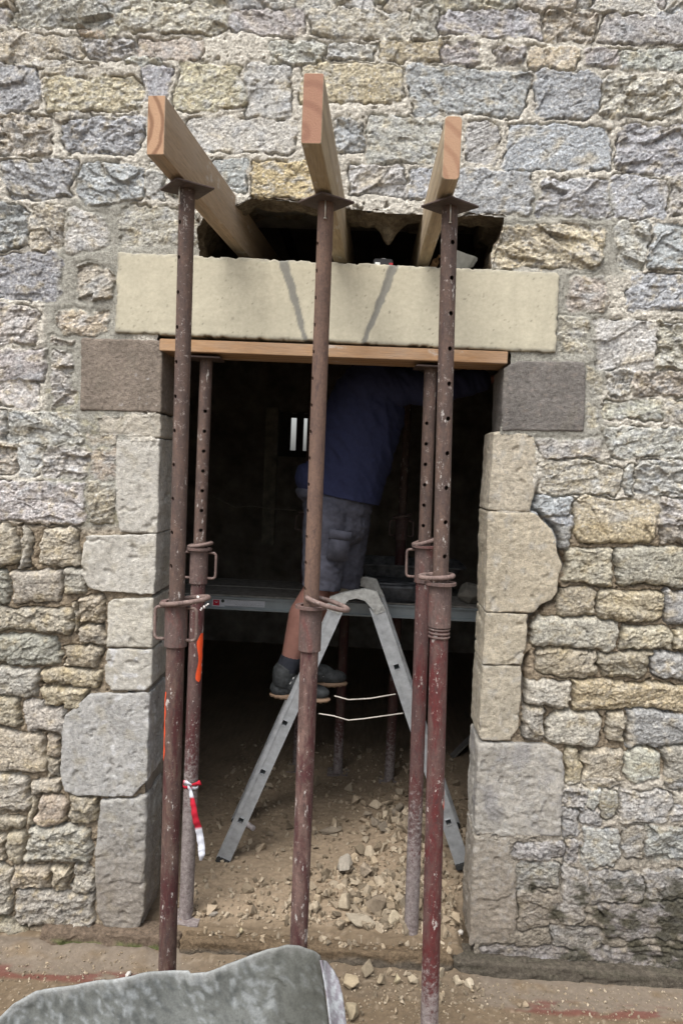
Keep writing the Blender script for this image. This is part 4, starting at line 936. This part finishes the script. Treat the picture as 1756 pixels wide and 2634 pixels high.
# ------------------------------------------------------------------ scaffold platform with its load
Yp = .98
def zp(dx, dy): return DY(dx, dy, Yp)
a, b = zp(478, 1372), zp(1102, 1394); c0 = zp(478, 1401)
M_galv = plain('galvanised steel', (.27, .305, .32), .5, .5, .15, 8, .1)
M_deck = plain('grimy deck boards', (.25, .235, .21), .9, 0, .35, 25, .4)
sc = tag(empty('scaffold_platform', ((a.x+b.x)/2, Yp+.3, -.16)), 'grey steel work platform with a long label across the doorway behind the stepladder', 'platform')
zt_, hb = (a.z+b.z)/2, a.z-c0.z; xm, xl = 0.0, 2.6
bm = bmesh.new(); add_box(bm, (xm, Yp+.002, zt_-hb/2), (xl, .004, hb)); add_box(bm, (xm, Yp-.006, zt_-.004), (xl, .016, .008)); add_box(bm, (xm, Yp-.006, zt_-hb+.004), (xl, .016, .008))
add_box(bm, (xm, Yp+.60, zt_-hb/2), (xl, .004, hb)); bm_obj('edge_beam', bm, M_galv, sc)
bm = bmesh.new()
for i in range(4): add_box(bm, (xm, Yp+.085+i*.146, zt_-.004-.003*(i % 2)), (xl, .140, .02))
bm_obj('deck', bm, M_deck, sc)
for x in (-1.22, 1.22):
    for y in (.03, .57): bm = bmesh.new(); add_box(bm, (x, Yp+y, (zt_-.16)/2-.02), (.05, .05, zt_+.14)); bm_obj('support', bm, M_galv, sc)
def sticker():
    root = None; mats = [plain('label white', (.50, .52, .56), .5, 0, .06), plain('label red', (.42, .02, .04), .5, 0, .06), plain('label black', (.03, .035, .035), .5), plain('label print', (.25, .26, .29), .6)]
    bm = bmesh.new()
    def pb(x0, y0, x1, y1, mi, lay):
        p, q = zp(x0, y0), zp(x1, y1); add_box(bm, ((p.x+q.x)/2, Yp-.0012-lay*.0006, (p.z+q.z)/2), (q.x-p.x, .0008, p.z-q.z), None, mi)
    pb(488, 1375.5, 516, 1393.5, 0, 0); pb(516.2, 1376.5, 608, 1395, 0, 0); pb(490, 1377, 504, 1390.5, 1, 1)
    p = zp(512, 1380); bmesh.ops.create_cone(bm, cap_ends=True, segments=20, radius1=.0085, radius2=.0085, depth=.0008, matrix=Matrix.Translation((p.x, Yp-.0024, p.z)) @ Matrix.Rotation(math.pi/2, 4, 'X'))
    for f in bm.faces:
        if abs(f.calc_center_median().y-(Yp-.0024)) < .0007 and (f.calc_center_median()-p).length < .02: f.material_index = 2
    for y, x0, x1 in ((1379, 521, 600), (1382, 521, 575), (1385, 521, 598), (1388, 540, 590), (1391, 545, 604)):
        x = x0; r = random.Random(y)
        while x < x1: l = r.uniform(2, 7); pb(x, y-.45, min(x+l, x1), y+.45, 3, 1); x += l+1.6
    q = [zp(x, y) for x, y in ((493, 1380), (497, 1384.5), (502, 1381), (497, 1382.2))]; f = bm.faces.new([bm.verts.new((v.x, Yp-.0026, v.z)) for v in q]); f.material_index = 0
    bm_obj('label_sticker', bm, mats, sc)
sticker()
# black mortar tub, folded plastic, stone block
M_tub = plain('black mortar tub', (.075, .077, .078), .7, 0, .7, 22, .4)
M_bag = plain('black crumpled plastic', (.045, .048, .053), .32, 0, .5, 30, .4)
Yt = Yp+.12; m_ = (Yt-CAM[1])*K/FPX
ta, tb, tz0, tz1 = DY(815, 1300, Yt), DY(1062, 1312, Yt), zt_+.10, DY(900, 1300, Yt).z
def tray(name, x0, x1, y0, y1, z0, z1, ins, t, mat, label, cat):
    bm = bmesh.new(); rings = []
    def ring(x0, x1, y0, y1, z, rnd=.04, seg=5):
        L = []
        for cx, cy, a0 in ((x1-rnd, y1-rnd, 0), (x0+rnd, y1-rnd, 90), (x0+rnd, y0+rnd, 180), (x1-rnd, y0+rnd, 270)):
            for k in range(seg+1): t_ = rad(a0+90*k/seg); L.append(bm.verts.new((cx+rnd*math.cos(t_), cy+rnd*math.sin(t_), z)))
        return L
    R_ = [ring(x0+ins, x1-ins, y0+ins, y1-ins, z0), ring(x0, x1, y0, y1, z1), ring(x0-.02, x1+.02, y0-.02, y1+.02, z1), ring(x0-.02, x1+.02, y0-.02, y1+.02, z1+.006), ring(x0+t, x1-t, y0+t, y1-t, z1+.006), ring(x0+ins+t, x1-ins-t, y0+ins+t, y1-ins-t, z0+.01)]
    n = len(R_[0]); bm.faces.new(R_[0][::-1]); bm.faces.new(R_[-1])
    for A, B in zip(R_, R_[1:]):
        for k in range(n): bm.faces.new((A[k], A[(k+1) % n], B[(k+1) % n], B[k]))
    o = bm_obj(name, bm, mat); smooth_by_angle(o, 40); return tag(o, label, cat)
tray('mortar_tub', ta.x, tb.x, Yt, Yt+.38, tz0, tz1, .05, .006, M_tub, 'shallow black mortar tub on the work platform behind the stepladder top', 'tub')
def crumple(name, c, s, mat, label, cat, seed, amp=.25):
    bm = bmesh.new(); bmesh.ops.create_icosphere(bm, subdivisions=5, radius=1)
    for v in bm.verts:
        n = mnoise.ridged_multi_fractal(v.co*1.8+Vector((seed, 0, 0)), .8, 2.2, 4, 1, 2)*.12+mnoise.noise(v.co*3+Vector((0, seed, 0)))*.12
        u = v.co.copy(); u = Vector([math.copysign(abs(q)**.55, q) for q in u]); v.co = Vector((u.x*s[0], u.y*s[1], u.z*s[2]))*(1+amp*(n-.1))
    o = bm_obj(name, bm, mat, None, True); o.location = c; return tag(o, label, cat)
q = DY(905, 1345, Yt-.05); crumple('plastic_sack', (q.x, Yt-.02, zt_+.062), (.175, .10, .062), M_bag, 'crumpled shiny black plastic sack on the work platform under the tub rim', 'sack', 4, .5)
q = DY(1078, 1364, Yp+.06); rock((q.x+.015, Yp+.11, zt_+.062), (.098, .085, .066), 'pale grey stone block resting at the right end of the work platform', None, (.30, .28, .24), 55, Euler((0, 0, .2)), 'stone_block', 26)

# ------------------------------------------------------------------ props and clutter deeper in the room
for i, (dx, db, lab) in enumerate(((682, 1765, 'dim rusty prop in the room behind the central outer prop'), (775, 1772, 'dim prop in the room seen between the stepladder legs, left of two'), (893, 1792, 'dim prop in the room seen between the stepladder legs, right of two'))):
    p = on_ground(dx, db, -.15); zz = -.14; mt = (rust_mat('dim prop %d' % i, (.07, .045, .04), (.10, .065, .055), (.07, .028, .026), .5, .62, .1, .3),)
    prop(lab, (p.x+.005, p.y, 2.85), (p.x, p.y, zz), (1.28, 1.40), None, .08, 0, (RU1, mt[0], RS1, RW), handle=(-1, 1) if i != 1 else (1,), plate=True, loop=(.0, .0, .05, .05, .01, .015), group='props standing in the dark room', detail=False)
bm = bmesh.new(); q = DY(545, 1900, .62)
p0, p1 = on_ground(555, 1895), on_ground(582, 1910)
add_tube(bm, [(p0.x, p0.y+.01, p0.z+.02), (p1.x, p1.y, p1.z+.016)], .013, 14); tag(bm_obj('plastic_tube_end', bm, plain('pale plastic', (.55, .50, .50), .5), None, False), 'short pale plastic tube lying by the left stepladder leg', 'tube')
bm = bmesh.new(); p0, p1 = on_ground(1035, 1755), on_ground(1090, 1715)
add_box(bm, ((p0.x+p1.x)/2+.02, (p0.y+p1.y)/2, -.04), (.30, .05, .012), Euler((0, -.75, .3)).to_matrix()); tag(bm_obj('scrap_plank', bm, plain('grey scrap wood', (.15, .14, .13))), 'grey scrap plank leaning in the dark behind the right jamb', 'plank')
# loose cable on the far wall
bm = bmesh.new(); add_tube(bm, [DY(x, y, 3.2) for x, y in ((490, 1140), (540, 1165), (580, 1162), (620, 1168), (680, 1172))], .005, 6); tag(bm_obj('cable', bm, M_cord, None, True), 'thin cable strung across the dark room left of the worker', 'cable')

# ------------------------------------------------------------------ small things on the lintel
zl = 2.452
p = PY(984, 690, .10); bm = bmesh.new()
M_blk = plain('black plastic case', (.03, .03, .032), .45, 0, .1)
lv = tag(empty('laser_level', (p.x, .10, zl)), 'small black and red measuring device standing on the lintel between the central and right beams', 'device')
bm = bmesh.new(); add_box(bm, (p.x, .10, zl+.020), (.074, .05, .040)); bmesh.ops.bevel(bm, geom=list(bm.edges), offset=.004, segments=2, affect='EDGES'); bm_obj('case', bm, M_blk, lv)
bm = bmesh.new(); add_box(bm, (p.x+.031, .0735, zl+.012), (.014, .004, .024)); bm_obj('red_panel', bm, plain('red plastic', (.40, .03, .04), .4), lv)
bm = bmesh.new(); add_box(bm, (p.x-.021, .0735, zl+.014), (.020, .004, .022)); bmesh.ops.bevel(bm, geom=list(bm.edges), offset=.0015, segments=1, affect='EDGES'); bm_obj('lens', bm, plain('clear window', (.75, .78, .78), .15), lv)
bm = bmesh.new(); add_box(bm, (p.x+.002, .10, zl+.043), (.016, .012, .006)); bm_obj('button', bm, plain('grey button', (.4, .4, .4), .5), lv)
M_trow = plain('scuffed steel blade', (.50, .52, .54), .45, .5, .12, 60, .1)
q = [PY(920+x*.2551, 500+y*.2551, .12) for x, y in ((930, 545), (1000, 562), (1100, 600), (1175, 622), (1203, 640), (1203, 668), (1175, 700), (1120, 722), (1040, 735), (930, 735))]
bm = bmesh.new(); vv = [bm.verts.new((v.x, .12+.04*(i > 5), v.z)) for i, v in enumerate(q)]
f = bm.faces.new(vv); bmesh.ops.triangulate(bm, faces=[f]); o = bm_obj('blade', bm, M_trow, None)
s = o.modifiers.new('s', 'SOLIDIFY'); s.thickness = .0015
tr = tag(empty('trowel', (q[0].x, .13, zl)), 'grey trowel blade with rounded tip lying in the hole right of the right beam', 'trowel'); o.parent = tr; o.matrix_parent_inverse = Matrix.Translation(-tr.location)
bm = bmesh.new(); add_tube(bm, [(q[0].x+.01, .13, zl+.05), (q[0].x-.04, .14, zl+.075), (q[0].x-.05, .17, zl+.06)], .005, 8); add_tube(bm, [(q[0].x-.05, .17, zl+.06), (q[0].x-.06, .30, zl+.05)], .014, 12); bm_obj('handle', bm, plain('wooden grip', (.25, .15, .08)), tr, True)

# ------------------------------------------------------------------ grey sheet in the foreground
def sheet():
    top = [(-90, 2690), (0, 2618), (35, 2585), (94, 2550), (205, 2532), (282, 2521), (375, 2503), (446, 2499), (531, 2499), (622, 2468), (686, 2444), (739, 2431), (768, 2432), (810, 2446), (824, 2458)]
    n = 130; T = []
    import itertools
    L = [0]; 
    for p, q in zip(top, top[1:]): L.append(L[-1]+math.hypot(q[0]-p[0], q[1]-p[1]))
    for i in range(n):
        s = L[-1]*i/(n-1); T.append((float(np.interp(s, L, [t[0] for t in top])), float(np.interp(s, L, [t[1] for t in top]))))
    m = 90; V = []
    for i, (x, y) in enumerate(T):
        k = i/(n-1); Yt_ = -1.02+.10*k+.06*math.exp(-((k-.62)/.12)**2)
        P = PY(x, y, Yt_+.03*math.sin(k*7))
        for j in range(m):
            v = j/(m-1)
            # the sheet falls towards the camera, hollow under the rim, rising into the peak at the right
            yy = P.y-.40*v**1.5*(1-.45*max(0, k-.8)/.2); zz = P.z-(P.z+.255)*(v**(.80+.15*k))-.02*math.sin(v*math.pi)*(1-k)
            xx = P.x+.05*v*math.sin(k*5)*(1-k)+.125*v*k*k*(1-.2*v)
            V.append([xx, yy, zz])
    V = np.array(V); x, y, z = V.T
    w_ = .009*fbm(x/.15, y/.15, 3, 601)+.008*facets(x/.22, (y+z)/.16, 607)+.0018*fbm(x/.03, y/.03, 2, 605); kk = np.repeat(np.arange(n)/(n-1), m); vv = np.tile(np.arange(m)/(m-1), n)
    crease = .018*np.exp(-((kk-.90+.18*vv)/.015)**2)+.012*np.exp(-((kk-.55-.35*vv)/.04)**2)
    V[:, 2] += (w_+crease)*np.clip(vv*6, 0, 1); V[:, 1] += w_
    F = [(i*m+j, i*m+j+1, (i+1)*m+j+1, (i+1)*m+j) for i in range(n-1) for j in range(m-1)]
    t = NT('weathered grey sheet'); at = t.n('ShaderNodeAttribute', attribute_name='Col'); c = t.coord(); n1 = t.noise(c, 160, 5, .7)
    mt = t.fin(t.mix(1, at.outputs['Color'], t.ramp(n1, [(.3, .75), (.7, 1.25)]), 'MULTIPLY'), .55, 0, t.bump(n1, .4, .001), .4)
    root = tag(empty('metal_sheet', (V[:, 0].mean(), -1.2, -.255)), 'buckled weathered grey metal sheet in the foreground at the bottom left', 'sheet')
    o = mesh_obj('panel', V, F, mt, root, True)
    c = np.array([.098, .104, .098])*(1+.35*fbm(kk*9, vv*5, 3, 611))[:, None]
    u_, v_ = kk*1.25, vv*.55; dg = u_*.8+v_*.6; dh = -u_*.6+v_*.8; a = sst(.02, .36, fbm(dg/.026, dh/.015, 5, 621)+.6*fbm(u_/.14, v_/.10, 2, 625))[:, None]*.62; c = c*(1-a)+np.array([.25, .27, .28])*a
    b = sst(.05, .35, fbm(dg/.034, dh/.020, 5, 631))[:, None]*.6; c = c*(1-b)+np.array([.034, .039, .038])*b
    rim = (sst(.035, .005, vv+.04*fbm(x/.03, x*0, 2, 640)))[:, None]*.7; c = c*(1-rim)+np.array([.26, .27, .265])*rim  # edge highlight painted into the colour along the top
    ol = (sst(.72, .95, kk)*.5)[:, None]; c = c*(1-ol)+np.array([.085, .086, .072])*ol
    set_colors(o, np.clip(c, .02, .7)); s = o.modifiers.new('s', 'SOLIDIFY'); s.thickness = .003; s.offset = -1
    # speckled folded strip along the right edge
    Lp = [(822, 2470), (828, 2500), (833, 2530), (838, 2560), (842, 2595), (850, 2660), (860, 2740)]; Rp = [(838, 2474), (858, 2498), (871, 2522), (880, 2558), (886, 2600), (893, 2665), (902, 2740)]
    V = []; ns = 60; ms = 10
    for i in range(ns):
        f = i/(ns-1)*(len(Lp)-1)
        for j in range(ms):
            g = j/(ms-1); lx = np.interp(f, range(len(Lp)), [p[0] for p in Lp])*(1-g)+np.interp(f, range(len(Rp)), [p[0] for p in Rp])*g; ly = np.interp(f, range(len(Lp)), [p[1] for p in Lp])*(1-g)+np.interp(f, range(len(Rp)), [p[1] for p in Rp])*g
            V.append(PY(lx, ly, -.93-.16*i/ns+.03*g+.006*math.sin(g*math.pi)))
    V = np.array(V); F = [(i*ms+j, i*ms+j+1, (i+1)*ms+j+1, (i+1)*ms+j) for i in range(ns-1) for j in range(ms-1)]
    o = mesh_obj('folded_edge', V, F, mt, root, True); x, y, z = V.T
    c = np.array([.16, .15, .17])*np.ones((len(V), 1)); a = sst(-.15, .2, fbm(x/.012, z/.014, 3, 651))[:, None]; c = c*(1-a)+np.array([.27, .285, .30])*a
    set_colors(o, c); s = o.modifiers.new('s', 'SOLIDIFY'); s.thickness = .003
sheet()

# ------------------------------------------------------------------ the worker on the ladder
def capsule(bm, a, ra, b, rb, n=6, seg=16, sx=1., sy=1.):
    a, b = Vector(a), Vector(b); L = (b-a).length; pts, rs = [], []
    ext = [(-1+.0, .02)]+[(-math.cos(t), math.sin(t)) for t in [k*math.pi/2/4 for k in range(1, 4)]]
    d = (b-a)/max(L, 1e-6)
    for u, r in ext: pts.append(a+d*u*ra); rs.append(max(r*ra, .001))
    for k in range(n+1): pts.append(a.lerp(b, k/n)); rs.append(ra+(rb-ra)*k/n)
    for u, r in ext[::-1]: pts.append(b-d*u*rb); rs.append(max(r*rb, .001))
    add_tube(bm, pts, rs, seg)
def ellip(bm, c, s, rot=None):
    r = bmesh.ops.create_uvsphere(bm, u_segments=24, v_segments=16, radius=1)
    m = Matrix.Translation(Vector(c)) @ (rot.to_4x4() if rot else Matrix.Identity(4)) @ Matrix.Diagonal((s[0], s[1], s[2], 1)); bmesh.ops.transform(bm, matrix=m, verts=r['verts'])
def fuse(name, bm, vox, sm, mat, parent, disp=None):
    o = bm_obj(name, bm, mat, parent); m = o.modifiers.new('r', 'REMESH'); m.mode = 'VOXEL'; m.voxel_size = vox; m.use_smooth_shade = True
    s = o.modifiers.new('s', 'SMOOTH'); s.factor = .5; s.iterations = sm
    bake_mods(o); o.data.materials.clear(); o.data.materials.append(mat)
    if disp: co, no = get_co(o), get_no(o); set_co(o, co+no*disp(*co.T)[:, None])
    return o
M_skin = plain('skin', (.25, .125, .10), .55, 0, .12, 30, .1)
M_navy = plain('navy sweatshirt', (.023, .028, .070), .9, 0, .12, 60, .2)
M_short = plain('dusty grey work shorts', (.070, .072, .094), .9, 0, .4, 18, .3)
M_sock = plain('dark sock', (.02, .022, .03), .9)
M_shoe = plain('scuffed grey trainer', (.034, .037, .039), .7, 0, .5, 45, .4)
M_sole = plain('tan rubber sole', (.20, .135, .09), .75, 0, .2, 60, .2)
M_hair = plain('dark brown hair', (.05, .035, .025), .8)
M_lace = plain('pale lace', (.5, .5, .5), .7)
YN, YF = .585, .735                                         # near and far leg
man = tag(empty('person', (-.25, .66, .6)), 'person in navy sweatshirt, grey shorts and trainers on the stepladder, reaching right', 'person')
def H_(x, y, Y): return DY(x, y, Y)
hipN, hipF = H_(752, 1185, YN), H_(800, 1185, YF)
knN, knF = H_(728, 1352, YN), H_(752, 1350, YF); anN, anF = H_(669, 1508, YN), H_(712, 1500, YF)
shN, shF = H_(842, 890, YN-.03), H_(862, 875, YF+.10); pel = H_(775, 1150, .66); che = H_(828, 950, .66); nek = H_(862, 835, .66)
elN, haN = H_(985, 893, YN+.02), H_(1118, 872, YN+.06); elF, haF = H_(960, 800, YF+.08), H_(1040, 700, YF)
hd = H_(892, 735, .66)
bm = bmesh.new()
for hp, kn, an in ((hipN, knN, anN), (hipF, knF, anF)):
    capsule(bm, hp, .082, kn, .058); mid = kn.lerp(an, .38)+Vector((-.020, .0, 0)); capsule(bm, kn, .060, mid, .067); capsule(bm, mid, .067, an, .047); capsule(bm, an, .046, an+Vector((.0, 0, -.06)), .034)
capsule(bm, pel, .12, che, .13); capsule(bm, che, .13, nek-Vector((.02, 0, .06)), .09); capsule(bm, nek-Vector((.01, 0, .08)), .055, hd-Vector((.01, 0, .06)), .052)
capsule(bm, shN, .055, elN, .044); capsule(bm, elN, .043, haN, .029); capsule(bm, shF, .055, elF, .044); capsule(bm, elF, .043, haF, .029)
capsule(bm, shN, .06, shF, .06)
# head with face looking up to the right
ellip(bm, hd, (.098, .075, .112)); ellip(bm, hd+Vector((.03, 0, -.055)), (.062, .056, .058)); ellip(bm, hd+Vector((.098, 0, -.012)), (.018, .013, .022)); ellip(bm, hd+Vector((.078, 0, -.066)), (.020, .026, .010))
for s in (-1, 1): ellip(bm, hd+Vector((-.008, s*.076, -.01)), (.020, .008, .030))
# hands: palm, four unequal fingers and a thumb
def hand(bm, wr, d, up, side, curl):
    d, up, side = [Vector(v).normalized() for v in (d, up, side)]; p = wr+d*.05
    R_ = Matrix((d, side, up)).transposed(); ellip(bm, p, (.055, .042, .018), R_)
    for k, (o_, L_) in enumerate(((-.030, .072), (-.010, .082), (.010, .077), (.029, .060))):
        a = p+d*.042+side*o_; b = a+(d*math.cos(curl*.5)-up*math.sin(curl*.5))*L_*.5; c = b+(d*math.cos(curl*1.3)-up*math.sin(curl*1.3))*L_*.5
        capsule(bm, a, .0092, b, .0085, 3, 10); capsule(bm, b, .0085, c, .0072, 3, 10)
    a = p-d*.012-side*.036; b = a+(d*.6-side*.7-up*.2).normalized()*.038; c = b+(d*.9-side*.2-up*.4).normalized()*.030
    capsule(bm, a, .0115, b, .0098, 3, 10); capsule(bm, b, .0098, c, .008, 3, 10)
hand(bm, haN, haN-elN, (0, 0, 1), (0, 1, 0), .7); hand(bm, haF, (1, 0, .5), (-.4, 0, 1), (0, -1, 0), .8)
fuse('body', bm, .006, 3, M_skin, man)
bm = bmesh.new(); ellip(bm, hd+Vector((-.018, 0, .022)), (.096, .084, .104)); fuse('hair', bm, .006, 1, M_hair, man, lambda x, y, z: .004*fbm((x+y)/.012, z/.02, 2, 7))
for s in (-1, 1): bm = bmesh.new(); ellip(bm, hd+Vector((.085, s*.03, .008)), (.012, .014, .011)); bm_obj('eye', bm, plain('eye', (.6, .6, .6), .3), man, True)
# sweatshirt: torso, hem rolled over the waistband, sleeves
bm = bmesh.new()
ax_ = (nek-pel).normalized(); R_ = Matrix((ax_.cross(Vector((0, 1, 0))).normalized()*-1, Vector((0, 1, 0)), ax_)).transposed()
for t, sx, sy, off in [(q, float(np.interp(q, [-.02, .1, .28, .5, .7, .86], [.168, .182, .180, .185, .176, .135])), float(np.interp(q, [-.02, .3, .7, .86], [.15, .155, .185, .17])), 0) for q in np.linspace(-.02, .86, 16)]:
    c = pel.lerp(nek, t)+Vector((.012, 0, 0)); ellip(bm, c, (sx, sy, .105), R_)
capsule(bm, shN, .085, elN, .068); capsule(bm, elN, .066, haN+(elN-haN)*.12, .046); capsule(bm, shF, .085, elF, .066); capsule(bm, elF, .064, haF+(elF-haF)*.12, .045); capsule(bm, shN, .09, shF, .09)
hemA, hemB = H_(682, 1118, .66), H_(862, 1158, .66)
capsule(bm, hemA+Vector((.075, -.03, .045)), .075, hemB+Vector((-.08, -.03, .03)), .07); 
def fold(x, y, z):
    u = (x*.85+z*.5); return .013*ridged(u/.11+y*2, (z-x*.6)/.30, 2, 31)+.006*ridged(u/.05, (z-x)/.2+y*4, 2, 35)+.001*fbm(x/.01, z/.01, 2, 3)
o = fuse('sweatshirt', bm, .007, 4, M_navy, man, fold)
# trim everything of the shirt below its hem line, so it ends cleanly
bmm = bmesh.new(); bmm.from_mesh(o.data)
hn = (hemB-hemA); nrm = Vector((-hn.z, 0, hn.x)).normalized(); nrm = nrm if nrm.z > 0 else -nrm
bmesh.ops.bisect_plane(bmm, geom=list(bmm.verts)+list(bmm.edges)+list(bmm.faces), plane_co=hemA.lerp(hemB, .5), plane_no=nrm, clear_inner=True); bmm.to_mesh(o.data); bmm.free()
s = o.modifiers.new('s', 'SOLIDIFY'); s.thickness = .006; s.offset = -1
bm = bmesh.new(); ellip(bm, pel+Vector((.002, 0, -.02)), (.160, .145, .13)); ellip(bm, pel+Vector((.0, 0, -.10)), (.150, .14, .12)); ellip(bm, hemA+Vector((.09, -.01, -.02)), (.09, .10, .05))
for hp, kn, w0, w1 in ((hipN, knN, .108, .088), (hipF+Vector((.0, 0, 0)), knF+Vector((.045, 0, 0)), .105, .086)):
    capsule(bm, hp, w0, kn+(kn-hp)*.0+Vector((.02, 0, .02)), w1)
o = fuse('shorts', bm, .007, 3, M_short, man, lambda x, y, z: .006*ridged((x+y)/.09, z/.06, 2, 41)+.005*ridged(x/.05+z/.03, y/.1, 2, 45)+.0012*fbm(x/.012, z/.012, 2, 3))
bmm = bmesh.new(); bmm.from_mesh(o.data); hc = H_(750, 1348, .62)
bmesh.ops.bisect_plane(bmm, geom=list(bmm.verts)+list(bmm.edges)+list(bmm.faces), plane_co=hc, plane_no=Vector((.12, 0, 1)), clear_inner=True); bmm.to_mesh(o.data); bmm.free()
s = o.modifiers.new('s', 'SOLIDIFY'); s.thickness = .005; s.offset = -1
bm = bmesh.new(); q = H_(770, 1250, YN-.107); add_box(bm, q+Vector((.015, .006, -.01)), (.095, .02, .13), Euler((0, .12, .1)).to_matrix()); bmesh.ops.bevel(bm, geom=list(bm.edges), offset=.006, segments=2, affect='EDGES'); add_box(bm, q+Vector((.019, .002, .042)), (.10, .016, .04), Euler((0, .12, .1)).to_matrix()); bm_obj('cargo_pocket', bm, M_short, man, True)
for an, Y, rz in ((anN, YN, -.18), (anF, YF, .15)):
    hl = H_(620, 1597, Y) if Y == YN else H_(662, 1572, Y); L_ = .285
    d = Vector((math.cos(rz), math.sin(rz), 0)); sd_ = Vector((-d.y, d.x, 0)); up = Vector((0, 0, 1)); R_ = Matrix((d, sd_, up)).transposed()
    def P_(a, b, c): return hl+d*a+sd_*b+up*c
    bm = bmesh.new(); capsule(bm, P_(.068, 0, .11), .051, an+Vector((-.002, 0, -.012)), .0505); bm_obj('sock', bm, M_sock, man, True)
    bm = bmesh.new(); ellip(bm, P_(.055, 0, .040), (.055, .042, .042), R_); ellip(bm, P_(.068, 0, .075), (.056, .042, .048), R_); ellip(bm, P_(.14, 0, .058), (.08, .043, .048), R_); ellip(bm, P_(.21, 0, .040), (.075, .047, .034), R_); capsule(bm, P_(.066, 0, .085), .054, P_(.066, 0, .118), .055)
    fuse('shoe', bm, .005, 3, M_shoe, man, lambda x, y, z: .0025*ridged((x+y)/.03, z/.02, 2, 61))
    bm = bmesh.new(); ellip(bm, P_(.065, 0, .008), (.068, .044, .017), R_); ellip(bm, P_(.14, 0, .006), (.09, .045, .014), R_); ellip(bm, P_(.215, 0, .010), (.078, .050, .017), R_)
    fuse('shoe_sole', bm, .004, 2, M_sole, man, lambda x, y, z: .0015*np.sign(np.sin(x/.0042))*(z < hl.z+.004))
    bm = bmesh.new()
    for k in range(4): a = .105+k*.02; add_tube(bm, [P_(a, -.040, .075-k*.008), P_(a+.012, -.022, .102-k*.012), P_(a+.012, .022, .102-k*.012)], .0028, 6)
    bm_obj('laces', bm, M_lace, man, True)
print('built', len(bpy.data.objects))
